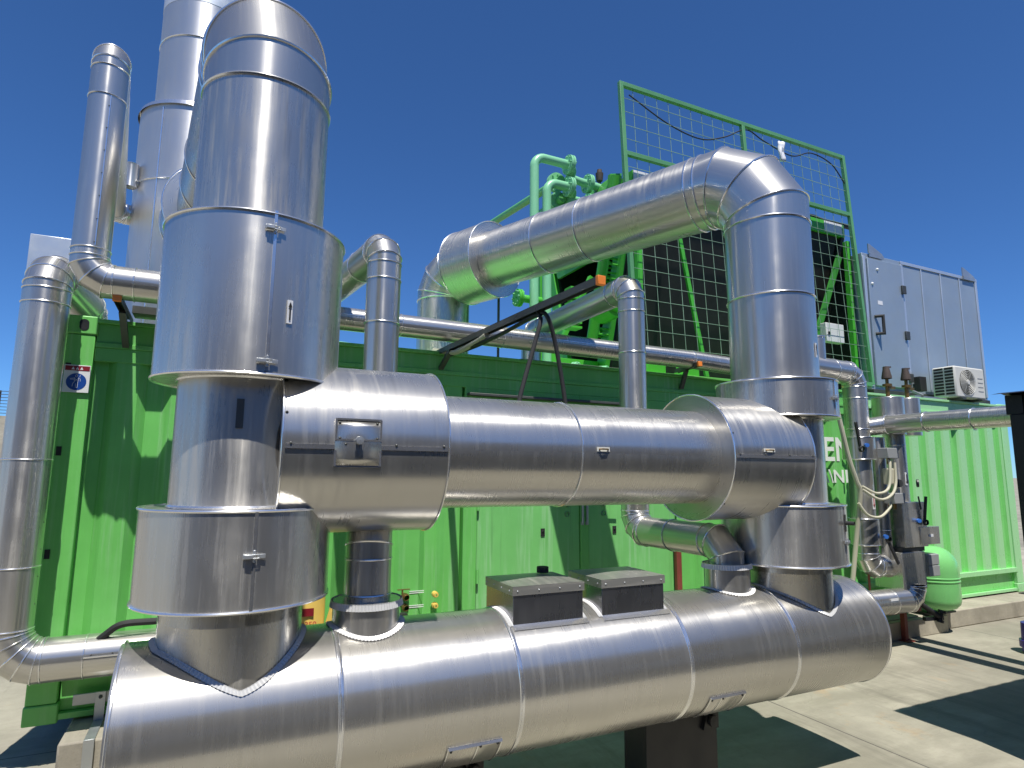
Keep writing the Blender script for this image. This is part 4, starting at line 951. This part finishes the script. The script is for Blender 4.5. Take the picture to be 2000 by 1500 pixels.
PY = thing('insulated_pipe', 'aluminium pipe leading from the valve pipes towards the carport at the right edge', 'pipe', (6.6, -2, 2.2))
pp = [V(p) for p in ((6.42, -.36, 2.22), (6.50, -.42, 2.31), (6.64, -.62, 2.34), (6.64, -1.05, 2.34), (6.64, -1.5, 2.34), (6.64, -5.2, 2.34))]
duct(PY, pp, .100, ['alu_h', 'alu_s', 'alu_h'], [2, 3, 4], [2, 3, 4], .006, seg=48)
PY2 = insul_pipe('upper aluminium pipe running beside the one that leads to the carport', [('p', (6.96, -.45, 2.36)), ('p', (6.96, -1.2, 2.36), 1), ('p', (6.96, -5.2, 2.36))], .085, ['alu_h', 'alu_h'], (), (6.9, -2, 2.2), rb=.005)
for k, (x, r, z1, zb) in enumerate(((6.87, .165, 2.655, 2.24), (7.22, .13, 2.665, 2.24))):
    t = thing('vent_pot', ('larger' if k == 0 else 'smaller') + ' aluminium pot with brown air vent, ' + ('nearer the valve pipe' if k == 0 else 'on the right of the pair'), 'vent', (x, yc, zb), 'air vent pots')
    b = MB(); b.lathe([(0, .001), (0, r), (z1 - zb, r), (z1 - zb + .006, r - .004), (z1 - zb + .012, .001)], (x, yc, zb), (0, 0, 1), 40); b.build('pot', 'alu_s', t)
    b = MB(); b.lathe([(0, .022), (.13, .022), (.135, .05), (.16, .05), (.165, .018), (.22, .018)], (x + .02, yc, z1 + .008), (0, 0, 1), 16); b.bar((x + .02, yc, z1 + .13), (x + .14, yc, z1 + .13), .03, .03); b.build('valve_stem', 'brass', t)
    b = MB(); b.lathe([(0, .054), (.02, .054), (.11, .036), (.14, .034), (.142, .001)], (x + .02, yc, z1 + .23), (0, 0, 1), 16); b.bar((x + .03, yc, z1 + .36), (x + .10, yc, z1 + .372), .02, .02); b.build('air_vent_head', 'rust', t)
VB = insul_pipe('aluminium pipe below the vent pots ending in square valve housings', [('p', (6.93, yc, 2.26)), ('p', (6.93, yc, 2.12), 1), ('p', (6.93, yc, 1.50))], .112, ['alu_s', 'alu_v'], (), (6.9, yc, .5), rb=.004)
arrow_label(VB, 6.93, yc, .112, -6, 1.68, 1.82, .045, False)
Box('square_housing', 'alu_p', VB, 6.72, 7.12, yc - .17, yc + .15, 1.02, 1.50, .004)
Box('square_housing', 'alu_p', VB, 6.98, 7.32, yc - .18, yc + .10, 1.04, 1.23, .003)
Box('square_housing', 'alu_p', VB, 6.64, 7.04, yc - .17, yc + .15, .58, .97, .004)
Box('housing_neck', 'darksteel', VB, 6.70, 7.08, yc - .15, yc + .13, .971, 1.019)
b = MB(); b.tube([(6.55, yc, .83), (6.70, yc, .80)], .115, 32); b.build('elbow_stub', 'alu_s', VB)
Box('label', 'signwhite', VB, 7.12, 7.2, yc - .1835, yc - .181, 1.12, 1.15, 0)
lever(VB, (7.05, yc - .19, 1.28), (7.06, yc - .22, 1.56), (6.95, yc - .18, 1.30))
b = MB(); b.bar((6.99, yc - .2, 1.42), (6.96, yc - .2, 1.56), .015, .01, (0, 1, 0)); b.build('lever_stop', 'rubber', VB)
for x in (6.80, 7.13): b = MB(); b.lathe([(0, .045), (.02, .045), (.021, .001)], (x, yc - .09, 1.70), (.8 if x > 7 else -.3, -1, 0), 14); b.build('gauge_cap', 'darksteel', VB)
# conduits
cable([(5.80, yc - .12, 2.65), (5.86, yc - .14, 2.3), (5.94, yc - .15, 1.95), (6.02, yc - .16, 1.72), (6.06, yc - .16, 1.6), (6.05, yc - .1, 1.2), (6.0, yc - .05, .7)], .024, 'cream', 'corrugated_conduit', 'corrugated grey conduit hanging left of the valve pipe', 'conduit')
for k, (q, lab) in enumerate((([(6.07, yc - .18, 1.67), (6.2, yc - .25, 1.60), (6.38, yc - .26, 1.66), (6.46, yc - .24, 1.9), (6.47, yc - .22, 1.95)], 'upper cream cable looping across the valve pipe'),
                              ([(6.07, yc - .18, 1.64), (6.2, yc - .27, 1.54), (6.38, yc - .28, 1.58), (6.50, yc - .26, 1.70), (6.54, yc - .24, 1.92)], 'middle cream cable looping across the valve pipe'),
                              ([(6.02, yc - .16, 1.50), (6.10, yc - .2, 1.38), (6.24, yc - .24, 1.36), (6.40, yc - .24, 1.45), (6.44, yc - .22, 1.49)], 'lowest cream cable looping into the grey box'))):
    cable(q, .014, 'cream', 'cable', lab, 'cable')
# low pipe to the right of the tank + stand
LP = insul_pipe('short fat aluminium pipe with elbow low beside the tank end', [('p', (5.2, -.62, .50)), ('p', (6.45, -.62, .48), 1), ('e', (6.86, -.62, .47), .15, 3), ('p', (6.86, -.62, .60))], .125, ['alu_h', 'alu_s', 'alu_s'], (), (6.3, -.6, .35), rb=.003)
Box('label', 'signwhite', LP, 6.30, 6.42, -.745, -.742, .515, .54, 0)
b = MB(); b.lathe([(0, .13), (.1, .13), (.101, .06), (.3, .06)], (4.62, -1.2, .9), (0, 0, 1), 24); b.lathe([(0, .075), (.02, .075)], (4.62, -1.2, 1.19), (0, 0, 1), 20); vs_ = b.build('capped_valve', 'darksteel'); tag(vs_, 'dark capped valve just behind the right end of the tank', 'valve')
sd = thing('pipe_stand', 'dark red steel pipe stand beside the concrete block', 'stand', (6.93, -.45, 0))
Box('post', 'redsteel', sd, 6.905, 6.955, -.475, -.425, 0.01, .30, .002); Box('crossbar', 'redsteel', sd, 6.62, 7.18, -.50, -.41, .301, .345, .003); Box('foot', 'redsteel', sd, 6.86, 7.02, -.53, -.39, 0.003, .0095)
b = MB(); b.lathe([(0, .012), (.30, .012)], (6.33, -.5, .52), (0, 0, 1), 10); b.build('hanger', 'redsteel', sd)
# pressure vessel
ex = thing('pressure_vessel', 'bright green domed expansion vessel standing on the plinth edge', 'vessel', (7.45, -.6, .3))
ec = V((7.70, -.32, 0)); er = .278
prof = [(.25, .001), (.255, er * .55), (.28, er * .82), (.325, er * .96), (.375, er), (.50, er), (.575, er), (.58, er + .006), (.59, er + .006), (.595, er), (.61, er), (.615, er + .006), (.625, er + .006), (.63, er), (.70, er)]
for i in range(9): a = pi / 2 * (i + 1) / 9; prof.append((.70 + .265 * sin(a), max(er * cos(a) ** .75, .001)))
b = MB(); b.lathe(prof, ec, (0, 0, 1), 64); b.build('shell', 'vessel', ex, ang=50)
b = MB(); b.box(ec.x - .22, ec.x + .25, ec.y - .1, ec.y + .16, .205, .225); b.box(ec.x + .05, ec.x + .10, ec.y - .05, ec.y, .226, .252); b.box(ec.x - .14, ec.x - .09, ec.y - .05, ec.y, .226, .252); b.build('base_frame', 'black', ex)
gb = thing('terminal_box', 'grey plastic terminal box strapped to the front of the green vessel', 'junction box', (7.2, -.6, .8))
g0, g1 = onY(1812, 1083, -.66), onY(1838, 1125, -.66)
gx0, gx1, gz0, gz1 = g0.x, g1.x, g1.z, g0.z; gm = (gz0 + gz1) / 2
Box('body', 'grey', gb, gx0, gx1, -.645, -.50, gz0, gz1, .012)
Box('lid', 'grey', gb, gx0 + .005, gx1 - .005, -.66, -.6455, gm + .003, gz1 - .004, .006); Box('lid', 'grey', gb, gx0 + .005, gx1 - .005, -.66, -.6455, gz0 + .004, gm - .003, .006)
b = MB(); b.tube([(gx0 - .004, -.59, gz1 + .03), (gx0 - .006, -.60, gz1 - .03), (gx0 - .006, -.60, gm), (gx0 + .005, -.6, gz0 - .02)], .005, 6); b.build('strap', 'rubber', gb)
# black pipe fitting under vessel
bt = thing('drain_valve', 'black angled drain hose with valve under the green vessel', 'valve', (7.1, -.7, .2))
b = MB(); b.tube([(6.80, -.6, .52), (7.02, -.68, .36), (7.12, -.72, .29)], .028, 12); b.build('hose', 'rubber', bt)
b = MB(); b.lathe([(0, .035), (.03, .035), (.031, .018), (.10, .018), (.101, .04), (.13, .04)], (7.12, -.72, .23), (.3, -.1, 1), 12); b.bar((6.95, -.66, .27), (7.2, -.7, .27), .04, .04); b.build('valve_body', 'black', bt)
# purple barrel at right edge
pbx = thing('purple_crate', 'purple plastic container cut off by the right edge of the photo', 'plastic container', (9.3, -.9, 0))
o_ = onZ(1998, 1285, 0.0); b = MB(); X_, Y_ = o_.x + .30, o_.y
b.lathe([(0.01, .12), (.012, .13), (.06, .13), (.062, .15), (.13, .15), (.132, .13), (.30, .125), (.31, .1), (.31, .001)], (X_, Y_, 0), (0, 0, 1), 28); b.build('body', 'purple', pbx)

# ================================================================== BACKGROUND BITS
fw = thing('boundary_wall', 'distant grey wall with wire fence at the left edge', 'wall', (-10, 22, 0))
Box('wall', 'concreteblock', fw, -40, -2.6, 22, 22.3, 0, 3.6)
m = MB()
for z in [3.7 + .11 * i for i in range(8)]: m.bar((-40, 22.1, z), (-2.6, 22.1, z), .02, .02)
for x in range(-40, -2, 3): m.bar((x, 22.15, 3.6), (x, 22.15, 4.5), .05, .05)
m.build('wire_fence', 'darksteel', fw)
